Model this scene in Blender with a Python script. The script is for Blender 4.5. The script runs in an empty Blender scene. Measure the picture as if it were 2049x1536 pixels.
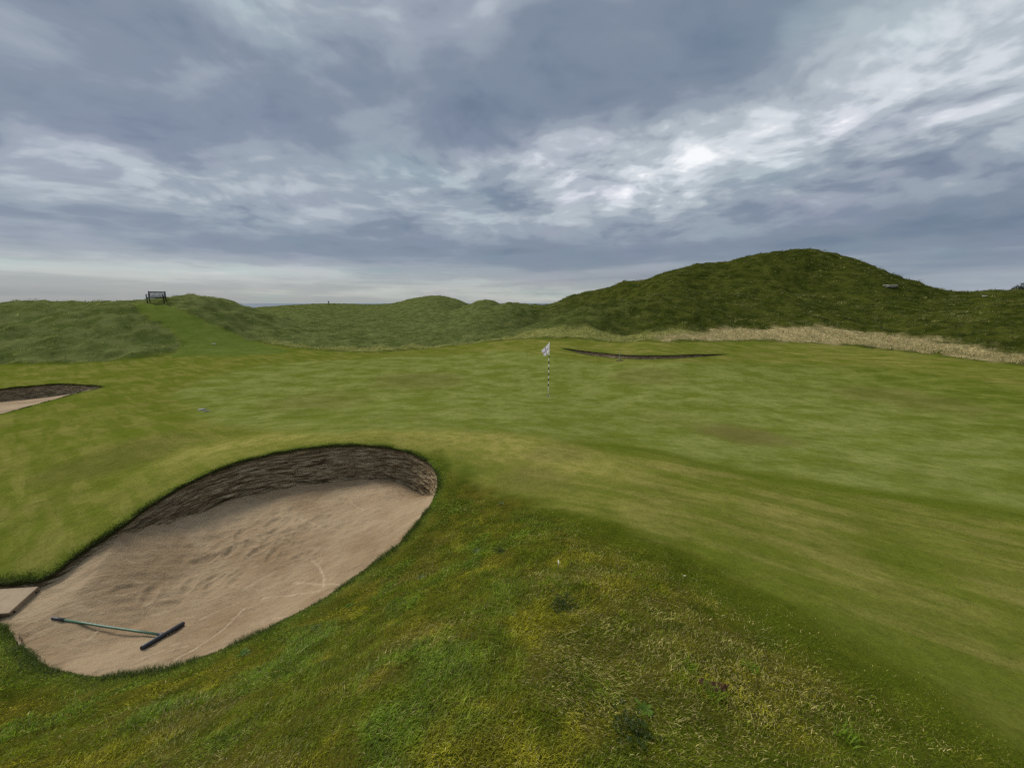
import bpy, bmesh, math
import numpy as np
from mathutils import Vector
from mathutils.geometry import delaunay_2d_cdt

scene = bpy.context.scene
R = math.radians
rng = np.random.default_rng(7)

# ------------------------------------------------------------------ camera
EYE = 3.6            # metres above the level of the hole
FPX = 780.0          # focal length in pixels of the 2049 x 1536 photograph (a phone's ultra-wide lens)
CX, CY = 1024.5, 768.0
PITCH = math.atan((CY - 606.5) / FPX)
cam_d = bpy.data.cameras.new('camera')
cam = bpy.data.objects.new('camera', cam_d)
scene.collection.objects.link(cam)
cam.location = (0, 0, EYE)
cam.rotation_euler = (R(90) - PITCH, 0, 0)
cam_d.sensor_width = 36.0
cam_d.lens = 36.0 * FPX / 2049.0
cam_d.clip_start = 0.05
cam_d.clip_end = 60000
scene.camera = cam

# ------------------------------------------------------------------ exposure
scene.view_settings.view_transform = 'Standard'
scene.view_settings.look = 'None'
scene.view_settings.gamma = 1
scene.view_settings.use_curve_mapping = False
scene.view_settings.exposure = 1.3
scene.cycles.max_bounces = 6
scene.cycles.diffuse_bounces = 3
scene.cycles.transmission_bounces = 3
scene.cycles.use_denoising = False

SUN_AZ, SUN_EL = R(-58), R(44)


# ------------------------------------------------------------------ node helper
class G:
    """Small builder of shader nodes: every method returns an output socket."""
    def __init__(s, tree):
        s.t = tree
        s.n = tree.nodes
        s.l = tree.links

    def put(s, sock, v):
        if hasattr(v, 'is_output'):
            s.l.new(v, sock)
        elif isinstance(v, (tuple, list)) and len(v) == 3 and sock.type == 'RGBA':
            sock.default_value = (*v, 1)
        else:
            sock.default_value = v

    def node(s, kind, ins=None, **props):
        nd = s.n.new(kind)
        for k, v in props.items():
            setattr(nd, k, v)
        for k, v in (ins or {}).items():
            s.put(nd.inputs[k], v)
        return nd

    def m(s, op, a, b=0.0, c=0.0, clamp=False):
        nd = s.node('ShaderNodeMath', operation=op, use_clamp=clamp)
        for i, v in enumerate((a, b, c)):
            s.put(nd.inputs[i], v)
        return nd.outputs[0]

    def v(s, op, a, b=(0, 0, 0), scale=None):
        nd = s.node('ShaderNodeVectorMath', operation=op)
        s.put(nd.inputs[0], a)
        s.put(nd.inputs[1], b)
        if scale is not None:
            s.put(nd.inputs['Scale'], scale)
        return nd.outputs['Value'] if op in ('DOT_PRODUCT', 'LENGTH') else nd.outputs[0]

    def mix(s, f, a, b, mode='MIX'):
        nd = s.node('ShaderNodeMix', data_type='RGBA', blend_type=mode, clamp_factor=True)
        s.put(nd.inputs[0], f)
        s.put(nd.inputs[6], a)
        s.put(nd.inputs[7], b)
        return nd.outputs[2]

    def noise(s, vec, scale, detail=3.0, rough=0.5, dist=0.0, color=False):
        nd = s.node('ShaderNodeTexNoise', {'Vector': vec, 'Scale': scale, 'Detail': detail,
                                           'Roughness': rough, 'Distortion': dist})
        return nd.outputs['Color' if color else 'Fac']

    def ramp(s, f, stops, interp='LINEAR'):
        nd = s.node('ShaderNodeValToRGB')
        nd.color_ramp.interpolation = interp
        el = nd.color_ramp.elements
        while len(el) < len(stops):
            el.new(0.5)
        for e, (p, c) in zip(el, stops):
            e.position = p
            e.color = (*c, 1) if len(c) == 3 else c
        s.put(nd.inputs[0], f)
        return nd.outputs[0]

    def smooth(s, x, a, b):
        nd = s.node('ShaderNodeMapRange', {'Value': x, 'From Min': a, 'From Max': b},
                    interpolation_type='SMOOTHSTEP')
        return nd.outputs[0]

    def attr(s, name, out='Fac'):
        return s.node('ShaderNodeAttribute', attribute_name=name).outputs[out]


# ------------------------------------------------------------------ world: overcast sky over a Nishita sky
world = bpy.data.worlds.new('World')
scene.world = world
world.use_nodes = True
world.node_tree.nodes.clear()
g = G(world.node_tree)
gen = g.node('ShaderNodeTexCoord').outputs['Generated']
d = g.v('NORMALIZE', gen)
sx = g.node('ShaderNodeSeparateXYZ', {0: d})
X, Y, Z = sx.outputs
zc = g.m('MAXIMUM', Z, 0.0)
k = g.m('DIVIDE', 1.0, g.m('ADD', zc, 0.15))
P = g.node('ShaderNodeCombineXYZ', {0: g.m('MULTIPLY', X, k), 1: g.m('MULTIPLY', Y, k), 2: 0.0}).outputs[0]
az = g.m('ARCTAN2', X, Y)          # azimuth from straight ahead, to the right
el = g.m('ARCSINE', Z)


def blob(a0, e0, wa, we, tilt=0.0):
    """A soft patch of the sky round azimuth a0 and elevation e0 (degrees), 0..1."""
    da = g.m('SUBTRACT', az, R(a0))
    de = g.m('SUBTRACT', el, R(e0))
    c, s_ = math.cos(R(tilt)), math.sin(R(tilt))
    p = g.m('ADD', g.m('MULTIPLY', da, c / R(wa)), g.m('MULTIPLY', de, s_ / R(wa)))
    q = g.m('SUBTRACT', g.m('MULTIPLY', de, c / R(we)), g.m('MULTIPLY', da, s_ / R(we)))
    r2 = g.m('ADD', g.m('MULTIPLY', p, p), g.m('MULTIPLY', q, q))
    return g.m('EXPONENT', g.m('MULTIPLY', r2, -1.0))


warp = g.v('SCALE', g.v('SUBTRACT', g.noise(P, 1.0, 2, 0.5, color=True), (0.5, 0.5, 0.5)), scale=0.55)
Pw = g.v('ADD', P, warp)
big = g.noise(g.v('ADD', Pw, (3.1, 7.3, 0)), 0.9, 3, 0.5)
mid = g.noise(g.v('ADD', Pw, (11.0, 2.0, 4.0)), 2.4, 4, 0.5)
fine = g.noise(g.v('ADD', Pw, (5.0, 9.0, 8.0)), 6.5, 5, 0.52)
band = g.noise(g.node('ShaderNodeCombineXYZ', {0: g.m('MULTIPLY', az, 2.2), 1: g.m('MULTIPLY', el, 30.0), 2: 3.0}).outputs[0], 1.0, 3, 0.5, 0.3)
lowness = g.smooth(el, R(12), R(3))

lift = 0.37
for sgn, b in ((0.29, blob(25, 17.0, 15, 5.5, 3)), (0.14, blob(46, 21, 12, 7, 20)), (0.20, blob(9, 17.5, 13, 4.5)),
               (0.10, blob(-13, 16.5, 9, 3)), (-0.20, blob(0, 27, 20, 4.5, 10)), (-0.17, blob(26, 27.5, 15, 4, 18)),
               (-0.07, blob(-35, 19, 20, 4, 10)), (-0.24, blob(48, 7.5, 18, 3.6)),
               (-0.15, blob(-18, 7.0, 28, 1.9)), (0.27, blob(-38, 3.8, 22, 1.3)), (0.17, blob(0, 1.0, 36, 1.8)),
               (0.12, blob(-6, 4.6, 9, 0.6)), (0.15, blob(-24, 31, 13, 4)), (0.10, blob(-42, 12, 12, 3, -15)),
               (0.10, blob(-44, 33, 12, 4)), (-0.10, blob(14, 7, 24, 2.6)), (0.08, blob(55, 15, 9, 4, 10)),
               (0.14, blob(52, 0.8, 16, 2.0)), (-0.06, blob(30, 3.0, 20, 1.5))):
    lift = g.m('ADD', lift, g.m('MULTIPLY', b, sgn))
busy = g.smooth(lift, 0.22, 0.62)     # the thin bright cloud is more broken than the grey sheet
tex = g.m('ADD', g.m('ADD', g.m('MULTIPLY', g.m('SUBTRACT', big, 0.5), 0.66),
                     g.m('MULTIPLY', g.m('SUBTRACT', mid, 0.5), g.m('ADD', 0.78, g.m('MULTIPLY', busy, 0.45)))),
          g.m('MULTIPLY', g.m('SUBTRACT', fine, 0.5), g.m('ADD', 0.26, g.m('MULTIPLY', busy, 0.55))))
tex_band = g.m('MULTIPLY', g.m('SUBTRACT', band, 0.5), 0.55)
tex = g.m('ADD', g.m('MULTIPLY', tex, g.m('SUBTRACT', 1.0, g.m('MULTIPLY', lowness, 0.88))),
          g.m('MULTIPLY', tex_band, lowness))
lum = g.m('ADD', tex, lift)
cloud = g.ramp(lum, [(0.0, (0.150, 0.195, 0.272)), (0.22, (0.205, 0.252, 0.328)), (0.42, (0.305, 0.352, 0.418)),
                     (0.60, (0.44, 0.495, 0.545)), (0.78, (0.66, 0.70, 0.745)), (0.95, (0.95, 0.965, 0.98))], 'EASE')
hue = g.noise(g.v('ADD', Pw, (20, 4, 1)), 1.1, 2, 0.5)
cloud = g.mix(g.m('MULTIPLY', g.smooth(hue, 0.52, 0.72), 0.5), cloud, g.mix(1.0, cloud, (0.90, 1.04, 1.0), 'MULTIPLY'))
cloud = g.mix(g.m('MULTIPLY', g.smooth(hue, 0.48, 0.3), 0.5), cloud, g.mix(1.0, cloud, (1.04, 0.98, 1.04), 'MULTIPLY'))
warmth = g.m('MULTIPLY', g.smooth(el, R(6.5), R(0.5)), g.m('SUBTRACT', 1.0, g.smooth(az, R(25), R(48))))
cloud = g.mix(g.m('MULTIPLY', warmth, 0.8), cloud, g.mix(1.0, cloud, (1.15, 1.06, 0.88), 'MULTIPLY'))
# an overcast sky is brighter towards the zenith
zen_fill = g.m('ADD', 0.415, g.m('MULTIPLY', g.smooth(el, R(38), R(75)), 0.80))
# unseen brighter sky added behind the camera to light surfaces facing it
zen_fill = g.m('ADD', zen_fill, g.m('MULTIPLY', g.smooth(Y, -0.1, -0.75), 0.32))
cloud_em = g.v('SCALE', cloud, scale=zen_fill)
nish = g.node('ShaderNodeTexSky', sky_type='NISHITA')
nish.sun_disc = False
nish.sun_elevation = SUN_EL
nish.sun_rotation = SUN_AZ
bg_sky = g.node('ShaderNodeBackground', {'Color': nish.outputs[0], 'Strength': 0.05})
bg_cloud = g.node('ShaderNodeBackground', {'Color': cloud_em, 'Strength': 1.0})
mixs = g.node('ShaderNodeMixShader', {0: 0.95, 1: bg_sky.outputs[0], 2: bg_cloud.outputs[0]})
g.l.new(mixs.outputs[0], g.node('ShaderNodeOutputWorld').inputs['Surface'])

# ------------------------------------------------------------------ sun through thin cloud
sun_d = bpy.data.lights.new('sun', 'SUN')
sun_d.energy = 1.5
sun_d.angle = R(22)
sun_d.color = (1.0, 0.95, 0.87)
sun = bpy.data.objects.new('sun', sun_d)
scene.collection.objects.link(sun)
sdir = Vector((math.sin(SUN_AZ) * math.cos(SUN_EL), math.cos(SUN_AZ) * math.cos(SUN_EL), math.sin(SUN_EL)))
sun.rotation_euler = (-sdir).to_track_quat('-Z', 'Y').to_euler()


# ================================================================== helpers
def tag(o, label=None, cat=None, group=None, kind=None):
    if label: o['label'] = label
    if cat: o['category'] = cat
    if group: o['group'] = group
    if kind: o['kind'] = kind
    return o


def link(o, parent=None):
    scene.collection.objects.link(o)
    if parent is not None:
        o.parent = parent
    return o


def empty(name, loc, rz=0.0, rot=None):
    o = bpy.data.objects.new(name, None)
    o.location = loc
    o.rotation_euler = rot if rot is not None else (0, 0, rz)
    return link(o)


def np_mesh(name, verts, faces_flat, sizes, mat=None, smooth=False):
    """One mesh from numpy arrays: verts (n,3), flat loop indices, polygon sizes."""
    me = bpy.data.meshes.new(name)
    me.vertices.add(len(verts))
    me.vertices.foreach_set('co', np.asarray(verts, np.float32).ravel())
    me.loops.add(len(faces_flat))
    me.loops.foreach_set('vertex_index', np.asarray(faces_flat, np.int32))
    sizes = np.asarray(sizes, np.int32)
    starts = np.concatenate(([0], np.cumsum(sizes)[:-1])).astype(np.int32)
    me.polygons.add(len(sizes))
    me.polygons.foreach_set('loop_start', starts)
    me.polygons.foreach_set('use_smooth', np.full(len(sizes), smooth, bool))
    me.update(calc_edges=True)
    if mat: me.materials.append(mat)
    return me


def add_attr(me, name, vals):
    a = me.attributes.new(name, 'FLOAT', 'POINT')
    a.data.foreach_set('value', np.asarray(vals, np.float32))


def add_col(me, name, cols):
    a = me.attributes.new(name, 'FLOAT_COLOR', 'POINT')
    c = np.ones((len(cols), 4), np.float32)
    c[:, :3] = cols
    a.data.foreach_set('color', c.ravel())


def bm_obj(name, bm, mats, parent=None, smooth=False):
    me = bpy.data.meshes.new(name)
    bm.normal_update()
    bm.to_mesh(me)
    bm.free()
    for m_ in (mats if isinstance(mats, (list, tuple)) else [mats]):
        me.materials.append(m_)
    if smooth:
        me.polygons.foreach_set('use_smooth', np.ones(len(me.polygons), bool))
    return link(bpy.data.objects.new(name, me), parent)


def bm_box(bm, c, s, rot=None, bevel=0.0):
    from mathutils import Matrix
    m_ = Matrix.Translation(c)
    if rot is not None:
        m_ = m_ @ rot
    r = bmesh.ops.create_cube(bm, size=1.0, matrix=m_ @ Matrix.Diagonal((*s, 1)))
    if bevel > 0:
        ed = list({e for v in r['verts'] for e in v.link_edges})
        bmesh.ops.bevel(bm, geom=ed, offset=bevel, segments=2, affect='EDGES', profile=0.6)


def bm_tube(bm, pts, radii, n=10, mat_idx=None):
    """A capped tube through pts with a radius per point."""
    pts = [Vector(p) for p in pts]
    rings = []
    for i, p in enumerate(pts):
        t = (pts[min(i + 1, len(pts) - 1)] - pts[max(i - 1, 0)]).normalized()
        a = t.orthogonal().normalized() if i == 0 else (a - t * a.dot(t)).normalized()
        b = t.cross(a)
        r = radii[i] if isinstance(radii, (list, tuple)) else radii
        rings.append([bm.verts.new(p + (a * math.cos(2 * math.pi * j / n) + b * math.sin(2 * math.pi * j / n)) * r)
                      for j in range(n)])
    for i in range(len(rings) - 1):
        for j in range(n):
            f = bm.faces.new((rings[i][j], rings[i][(j + 1) % n], rings[i + 1][(j + 1) % n], rings[i + 1][j]))
            if mat_idx: f.material_index = mat_idx[i]
            f.smooth = True
    bm.faces.new(rings[0][::-1])
    bm.faces.new(rings[-1])


# ---- numpy noise
def _hash(ix, iy, seed):
    h = (ix.astype(np.int64) * 374761393 + iy.astype(np.int64) * 668265263 + seed * 974634777) & 0xffffffff
    h = ((h ^ (h >> 13)) * 1274126177) & 0xffffffff
    return (h ^ (h >> 16)) & 0xffffffff


def gnoise(x, y, seed=0):
    ix, iy = np.floor(x), np.floor(y)
    fx, fy = x - ix, y - iy
    u, v = fx * fx * fx * (fx * (fx * 6 - 15) + 10), fy * fy * fy * (fy * (fy * 6 - 15) + 10)

    def gr(i, j):
        a = _hash(ix + i, iy + j, seed) * (2 * math.pi / 4294967296.0)
        return np.cos(a) * (fx - i) + np.sin(a) * (fy - j)
    a, b, c, e = gr(0, 0), gr(1, 0), gr(0, 1), gr(1, 1)
    return 1.4 * ((a + (b - a) * u) * (1 - v) + (c + (e - c) * u) * v)


def fbm(x, y, seed=0, oct=4, gain=0.5):
    s = np.zeros_like(x)
    a = 1.0
    f = 1.0
    for i in range(oct):
        s += a * gnoise(x * f + 17.3 * i, y * f - 9.1 * i, seed + i)
        a *= gain
        f *= 2.03
    return s


def sstep(a, b, x):
    t = np.clip((x - a) / (b - a), 0, 1)
    return t * t * (3 - 2 * t)


# ================================================================== the lie of the land
cp, sp = math.cos(PITCH), math.sin(PITCH)


def ray(u, v):
    """World direction (forward part = 1) through a point of the photograph."""
    a = (np.asarray(u, float) - CX) / FPX
    b = -(np.asarray(v, float) - CY) / FPX
    yy = cp + sp * b
    return a / yy, (-sp + cp * b) / yy       # x per metre forward, z per metre forward


CTRL = []


def by_drop(*rows):
    for u, v, dr in rows:
        x, z = ray(u, v)
        yy = -dr / z
        CTRL.append((x * yy, yy, EYE - dr))


def by_dist(*rows, back=None):
    for u, v, yy in rows:
        x, z = ray(u, v)
        CTRL.append((x * yy, yy, EYE + z * yy))
        if back:
            f, drop = back
            CTRL.append((x * yy * f, yy * f, EYE + z * yy - drop))


# the mound the photographer stands on
by_drop((1024, 1536, 1.62), (1500, 1536, 1.66), (2049, 1536, 1.9), (400, 1536, 2.05), (0, 1536, 2.65),
        (700, 1536, 1.75), (1024, 1300, 1.78), (1400, 1300, 1.80), (1750, 1330, 1.95), (2049, 1250, 2.3),
        (700, 1300, 2.3), (1024, 1100, 2.3), (1400, 1100, 2.2), (1800, 1150, 2.4))
# rim of the near bunker
by_drop((876, 955, 2.85), (872, 985, 2.88), (800, 1085, 2.93), (650, 1195, 3.0), (440, 1300, 3.1), (250, 1350, 3.2),
        (100, 1335, 3.28), (15, 1260, 3.38), (-60, 1230, 3.45), (860, 925, 2.83), (760, 892, 2.75), (690, 889, 2.72),
        (600, 897, 2.72), (500, 917, 2.78), (400, 952, 2.85), (300, 1010, 2.95), (200, 1085, 3.1), (100, 1150, 3.28),
        (0, 1168, 3.38), (-70, 1180, 3.42))
# lawn, ridge and green
by_drop((0, 1000, 3.3), (0, 900, 3.4), (200, 950, 3.2), (300, 870, 3.2), (500, 870, 3.05), (408, 819, 3.45),
        (600, 820, 3.4), (204, 773, 3.45), (100, 768, 3.4), (0, 778, 3.4), (0, 828, 3.5), (100, 800, 3.48),
        (-150, 790, 3.4), (250, 718, 3.3), (342, 707, 3.2), (400, 740, 3.45), (600, 750, 3.55), (800, 740, 3.55),
        (800, 790, 3.58), (850, 860, 2.9), (1000, 870, 2.9), (1100, 878, 2.92), (1300, 910, 2.88), (1500, 950, 2.8),
        (1800, 1000, 2.8), (2049, 1050, 2.75), (1097, 793, 3.6), (1300, 800, 3.52), (1300, 860, 3.28), (1500, 860, 3.4),
        (1800, 850, 3.45), (2049, 850, 3.4), (1500, 780, 3.5), (1800, 760, 3.4), (2049, 760, 3.2), (1000, 740, 3.55),
        (1200, 745, 3.5), (950, 686, 3.2), (800, 703, 3.4), (650, 700, 3.3), (560, 692, 3.1), (1130, 679, 2.65),
        (1290, 685, 2.6), (1450, 681, 2.6), (1290, 710, 3.0), (1290, 719, 3.12), (1127, 697, 2.95), (1450, 709, 3.0),
        (1600, 685, 2.75), (1700, 691, 2.85), (1800, 702, 2.9), (1900, 714, 2.95), (2049, 731, 3.0))
by_dist((0, 728, 22), (-200, 735, 21))
# cut straw strip below the right hand dunes
by_dist((1100, 660, 33), (1250, 666, 32), (1450, 651, 34), (1600, 652, 34), (1800, 668, 32), (1900, 685, 28.5), (2049, 706, 24))
# foothills, slopes and skyline on the right
by_dist((1080, 648, 40), (1150, 623, 42), (1230, 602, 43), back=(1.16, 2.4))
by_dist((1320, 590, 44), (1420, 592, 44.5), (1510, 601, 44))
by_dist((1320, 580, 49.5), (1420, 581, 50))
by_dist((1400, 556, 54), (1500, 545, 53), (1610, 550, 51.5), (1560, 580, 47),
        (1610, 612, 40.5), (1800, 622, 38), (1950, 642, 32), (2049, 652, 29), (1720, 582, 46), (1660, 535, 53), (1690, 615, 41.5), (1870, 600, 44))
by_dist((1060, 609, 85), (1160, 586, 72), (1250, 564, 65), (1290, 561, 63), (1330, 546, 62), (1400, 528, 60),
        (1500, 513, 58), (1560, 504, 57.5), (1610, 502, 57), (1660, 508, 56), (1720, 524, 55), (1780, 546, 53),
        (1830, 564, 51), (1900, 584, 50), back=(1.3, 4.0))
by_dist((1960, 591, 55), (2049, 582, 42), (2200, 575, 38), back=(1.4, 2.5))
# left hand dune and its skyline
by_dist((0, 606, 34), (60, 603, 34), (130, 606, 34), (200, 603, 34), (260, 601, 34), (313, 601, 34.3), (370, 595, 36),
        (410, 595, 37), (440, 601, 38), (480, 611, 40), (-200, 604, 34), back=(1.35, 2.2))
by_dist((0, 665, 27.5), (150, 662, 28), (300, 655, 29), (400, 640, 31.5), (-200, 670, 27))
# hollow in the middle and the far dunes
by_dist((500, 650, 35), (560, 665, 35), (650, 675, 36), (800, 680, 36), (900, 676, 37), (1000, 664, 38),
        (560, 635, 48), (640, 640, 55), (720, 646, 58), (820, 644, 60), (900, 642, 58), (1000, 634, 54))
by_dist((640, 624, 78), (690, 628, 82), (800, 622, 95), (860, 618, 92))
by_dist((540, 615, 150), (600, 615, 150), (650, 609, 130), (720, 609, 130), (790, 607, 130), (815, 600, 128), (840, 594.5, 125),
        (870, 592, 122), (890, 594, 120), (910, 600, 117), (925, 606, 115), back=(1.5, 5.0))
by_dist((930, 612, 88), (945, 605, 86), (965, 602.5, 84), (985, 606, 83), (997, 612, 82), back=(1.18, 2.6))
by_dist((940, 634, 66), (985, 622, 68), (1010, 611, 67), (1035, 606.5, 66), (1055, 610, 66), back=(1.15, 1.8))
for a, rr, z in ((-70, 260, -7), (-50, 300, -9), (-30, 330, -10), (-10, 330, -11), (12, 330, -11), (35, 300, -10),
                 (60, 260, -8), (-40, 140, -1), (45, 130, 0), (60, 110, 2), (-65, 80, 1.5), (75, 60, 2), (-80, 40, 1),
                 (90, 30, 1), (-90, 25, 0.3), (90, 8, 1.2), (-90, 8, 0.4), (115, 4, 1.8), (-115, 4, 1.2), (180, 3, 2.0),
                 (180, 12, 1.5), (140, 20, 1.2), (-140, 20, 0.6), (180, 60, 1), (130, 120, 1), (-130, 120, 1)):
    CTRL.append((rr * math.sin(R(a)), rr * math.cos(R(a)), z))
CTRL.append((0, 0.2, 1.99))
CTRL = np.array(CTRL)


def warp_xy(x, y):
    r = np.hypot(x, y) + 1e-9
    s = 7.0 * np.log1p(r / 7.0) / r
    return x * s, y * s


def tps_fit(pts, lam=0.00004):
    qx, qy = warp_xy(pts[:, 0], pts[:, 1])
    n = len(pts)
    r2 = (qx[:, None] - qx) ** 2 + (qy[:, None] - qy) ** 2
    K = 0.5 * r2 * np.log(r2 + 1e-12)
    A = np.zeros((n + 3, n + 3))
    A[:n, :n] = K + lam * np.eye(n)
    A[:n, n] = A[n, :n] = 1
    A[:n, n + 1] = A[n + 1, :n] = qx
    A[:n, n + 2] = A[n + 2, :n] = qy
    w = np.linalg.solve(A, np.concatenate((pts[:, 2], np.zeros(3))))
    return qx, qy, w


def tps_eval(fit, x, y):
    qx, qy, w = fit
    n = len(qx)
    sh = np.shape(x)
    x, y = np.ravel(x).astype(float), np.ravel(y).astype(float)
    out = np.empty(len(x))
    for i in range(0, len(x), 20000):
        a, b = warp_xy(x[i:i + 20000], y[i:i + 20000])
        r2 = (a[:, None] - qx) ** 2 + (b[:, None] - qy) ** 2
        r2 += 1e-12
        out[i:i + 20000] = (0.5 * r2 * np.log(r2)) @ w[:n] + w[n] + w[n + 1] * a + w[n + 2] * b
    return out.reshape(sh)


LAND = tps_fit(CTRL)
# the land in a table (azimuth x log distance) for quick look-ups
TA = np.radians(np.linspace(-180, 180, 601))
TL = np.linspace(math.log(0.15), math.log(420), 480)
_a, _l = np.meshgrid(TA, TL, indexing='ij')
TABLE = tps_eval(LAND, np.exp(_l) * np.sin(_a), np.exp(_l) * np.cos(_a))


def base_h(x, y):
    a = (np.arctan2(x, y) - TA[0]) / (TA[1] - TA[0])
    l = (np.log(np.maximum(np.hypot(x, y), 0.151)) - TL[0]) / (TL[1] - TL[0])
    a = np.clip(a, 0, len(TA) - 1.001)
    l = np.clip(l, 0, len(TL) - 1.001)
    i, j = a.astype(int), l.astype(int)
    fa, fl = a - i, l - j
    return ((TABLE[i, j] * (1 - fa) + TABLE[i + 1, j] * fa) * (1 - fl)
            + (TABLE[i, j + 1] * (1 - fa) + TABLE[i + 1, j + 1] * fa) * fl)


_YS = np.exp(np.linspace(math.log(0.5), math.log(400), 1500))


def hit(u, v, hfun=base_h, ymin=0.5):
    """Where the lines of sight through points of the photograph meet the land."""
    u, v = np.atleast_1d(np.asarray(u, float)), np.atleast_1d(np.asarray(v, float))
    rx, rz = ray(u, v)
    out = np.zeros((len(u), 3))
    for i in range(len(u)):
        ys = _YS[_YS >= ymin]
        dz = EYE + rz[i] * ys - hfun(rx[i] * ys, ys)
        neg = np.nonzero(dz < 0)[0]
        j = neg[0] if len(neg) else int(np.argmin(np.abs(dz)))
        lo, hi = ys[max(j - 1, 0)], ys[j]
        for _ in range(30):
            m_ = 0.5 * (lo + hi)
            if EYE + rz[i] * m_ - hfun(np.array([rx[i] * m_]), np.array([m_]))[0] < 0: hi = m_
            else: lo = m_
        yy = 0.5 * (lo + hi)
        out[i] = (rx[i] * yy, yy, hfun(np.array([rx[i] * yy]), np.array([yy]))[0])
    return out


def hit_poly(pts, **kw):
    p = np.array(pts, float)
    return hit(p[:, 0], p[:, 1], **kw)[:, :2]


# ---- polygons on the ground
def inside(poly, x, y):
    r = np.zeros(np.shape(x), bool)
    n = len(poly)
    for i in range(n):
        x0, y0 = poly[i]
        x1, y1 = poly[(i + 1) % n]
        if y0 == y1: continue
        c = ((y0 > y) != (y1 > y)) & (x < (x1 - x0) * (y - y0) / (y1 - y0) + x0)
        r ^= c
    return r


def line_dist(pl, x, y, closed=False):
    dmin = np.full(np.shape(x), 1e9)
    n = len(pl)
    for i in range(n if closed else n - 1):
        ax, ay = pl[i]
        bx, by = pl[(i + 1) % n]
        vx, vy = bx - ax, by - ay
        t = np.clip(((x - ax) * vx + (y - ay) * vy) / (vx * vx + vy * vy + 1e-12), 0, 1)
        dmin = np.minimum(dmin, np.hypot(x - ax - t * vx, y - ay - t * vy))
    return dmin


def sdist(poly, x, y):
    """Signed distance, positive inside."""
    dd = line_dist(poly, x, y, True)
    return np.where(inside(poly, x, y), dd, -dd)


def near(fun, pl, x, y, margin, far_value):
    """fun(x, y) only where the points lie within margin of the outline's box, else far_value."""
    lo, hi = pl.min(0) - margin, pl.max(0) + margin
    k_ = (x > lo[0]) & (x < hi[0]) & (y > lo[1]) & (y < hi[1])
    out = np.full(np.shape(x), float(far_value))
    if k_.any():
        out[k_] = fun(x[k_], y[k_])
    return out


def sd(poly, x, y, margin=2.5):
    return near(lambda a, b: sdist(poly, a, b), poly, x, y, margin, -margin)


def ld(pl, x, y, margin=1.2, closed=True):
    return near(lambda a, b: line_dist(pl, a, b, closed), pl, x, y, margin, margin)


def smooth_closed(p, n, it=1):
    """Resample a closed outline evenly with Catmull-Rom smoothing."""
    p = np.asarray(p, float)
    m_ = len(p)
    out = []
    for i in range(m_):
        p0, p1, p2, p3 = p[i - 1], p[i], p[(i + 1) % m_], p[(i + 2) % m_]
        for t in np.linspace(0, 1, 16, endpoint=False):
            out.append(0.5 * (2 * p1 + (p2 - p0) * t + (2 * p0 - 5 * p1 + 4 * p2 - p3) * t * t + (3 * p1 - p0 - 3 * p2 + p3) * t ** 3))
    q = np.array(out)
    for _ in range(it * 8):
        q = 0.5 * q + 0.25 * (np.roll(q, 1, 0) + np.roll(q, -1, 0))
    dd = np.r_[0, np.cumsum(np.hypot(*(np.roll(q, -1, 0) - q).T))]
    s = np.linspace(0, dd[-1], n, endpoint=False)
    qq = np.vstack((q, q[:1]))
    return np.column_stack([np.interp(s, dd, qq[:, c]) for c in range(2)])


# bunker rims (clockwise in the photograph, from the left end along the back)
RIM_NEAR_PX = [(-95, 1195), (-40, 1170), (0, 1166), (50, 1163), (98, 1149), (150, 1110), (230, 1060), (300, 1010), (400, 953),
               (500, 917), (600, 897), (690, 889), (760, 892), (820, 904), (860, 926), (876, 955), (872, 985), (850, 1025),
               (800, 1085), (740, 1130), (650, 1195), (560, 1243), (440, 1300), (350, 1330), (250, 1350), (180, 1354),
               (100, 1335), (50, 1300), (15, 1260), (-25, 1228), (-75, 1212)]
rim_near = smooth_closed(hit_poly(RIM_NEAR_PX), 520)
RIM_LEFT_PX = [(-150, 800), (-60, 787), (0, 778), (60, 771.5), (120, 768), (175, 769.5), (205, 773.5), (185, 779), (150, 787), (60, 812),
               (0, 828), (-80, 842), (-150, 835)]
_arc = np.arange(len(rim_near)) * 0.03
_nn = np.roll(rim_near, -3, 0) - np.roll(rim_near, 3, 0)
_nn = np.column_stack((_nn[:, 1], -_nn[:, 0])) / np.hypot(*_nn.T)[:, None]
rim_near = rim_near + _nn * (0.022 * gnoise(_arc * 2.1, _arc * 0 + 3.3, 55) + 0.014 * gnoise(_arc * 6.0, _arc * 0 + 7.1, 56))[:, None]
rim_left = smooth_closed(hit_poly(RIM_LEFT_PX), 260)
RIM_BACK_PX = [(1124, 697), (1160, 700.5), (1200, 705), (1250, 709.5), (1290, 710.5), (1340, 710.5), (1400, 708.5), (1454, 708.6),
               (1400, 714), (1350, 717), (1300, 718.5), (1250, 717.5), (1200, 713), (1160, 706)]
rim_back = smooth_closed(hit_poly(RIM_BACK_PX), 240, 0)
RIMS = (rim_near, rim_left, rim_back)

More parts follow.
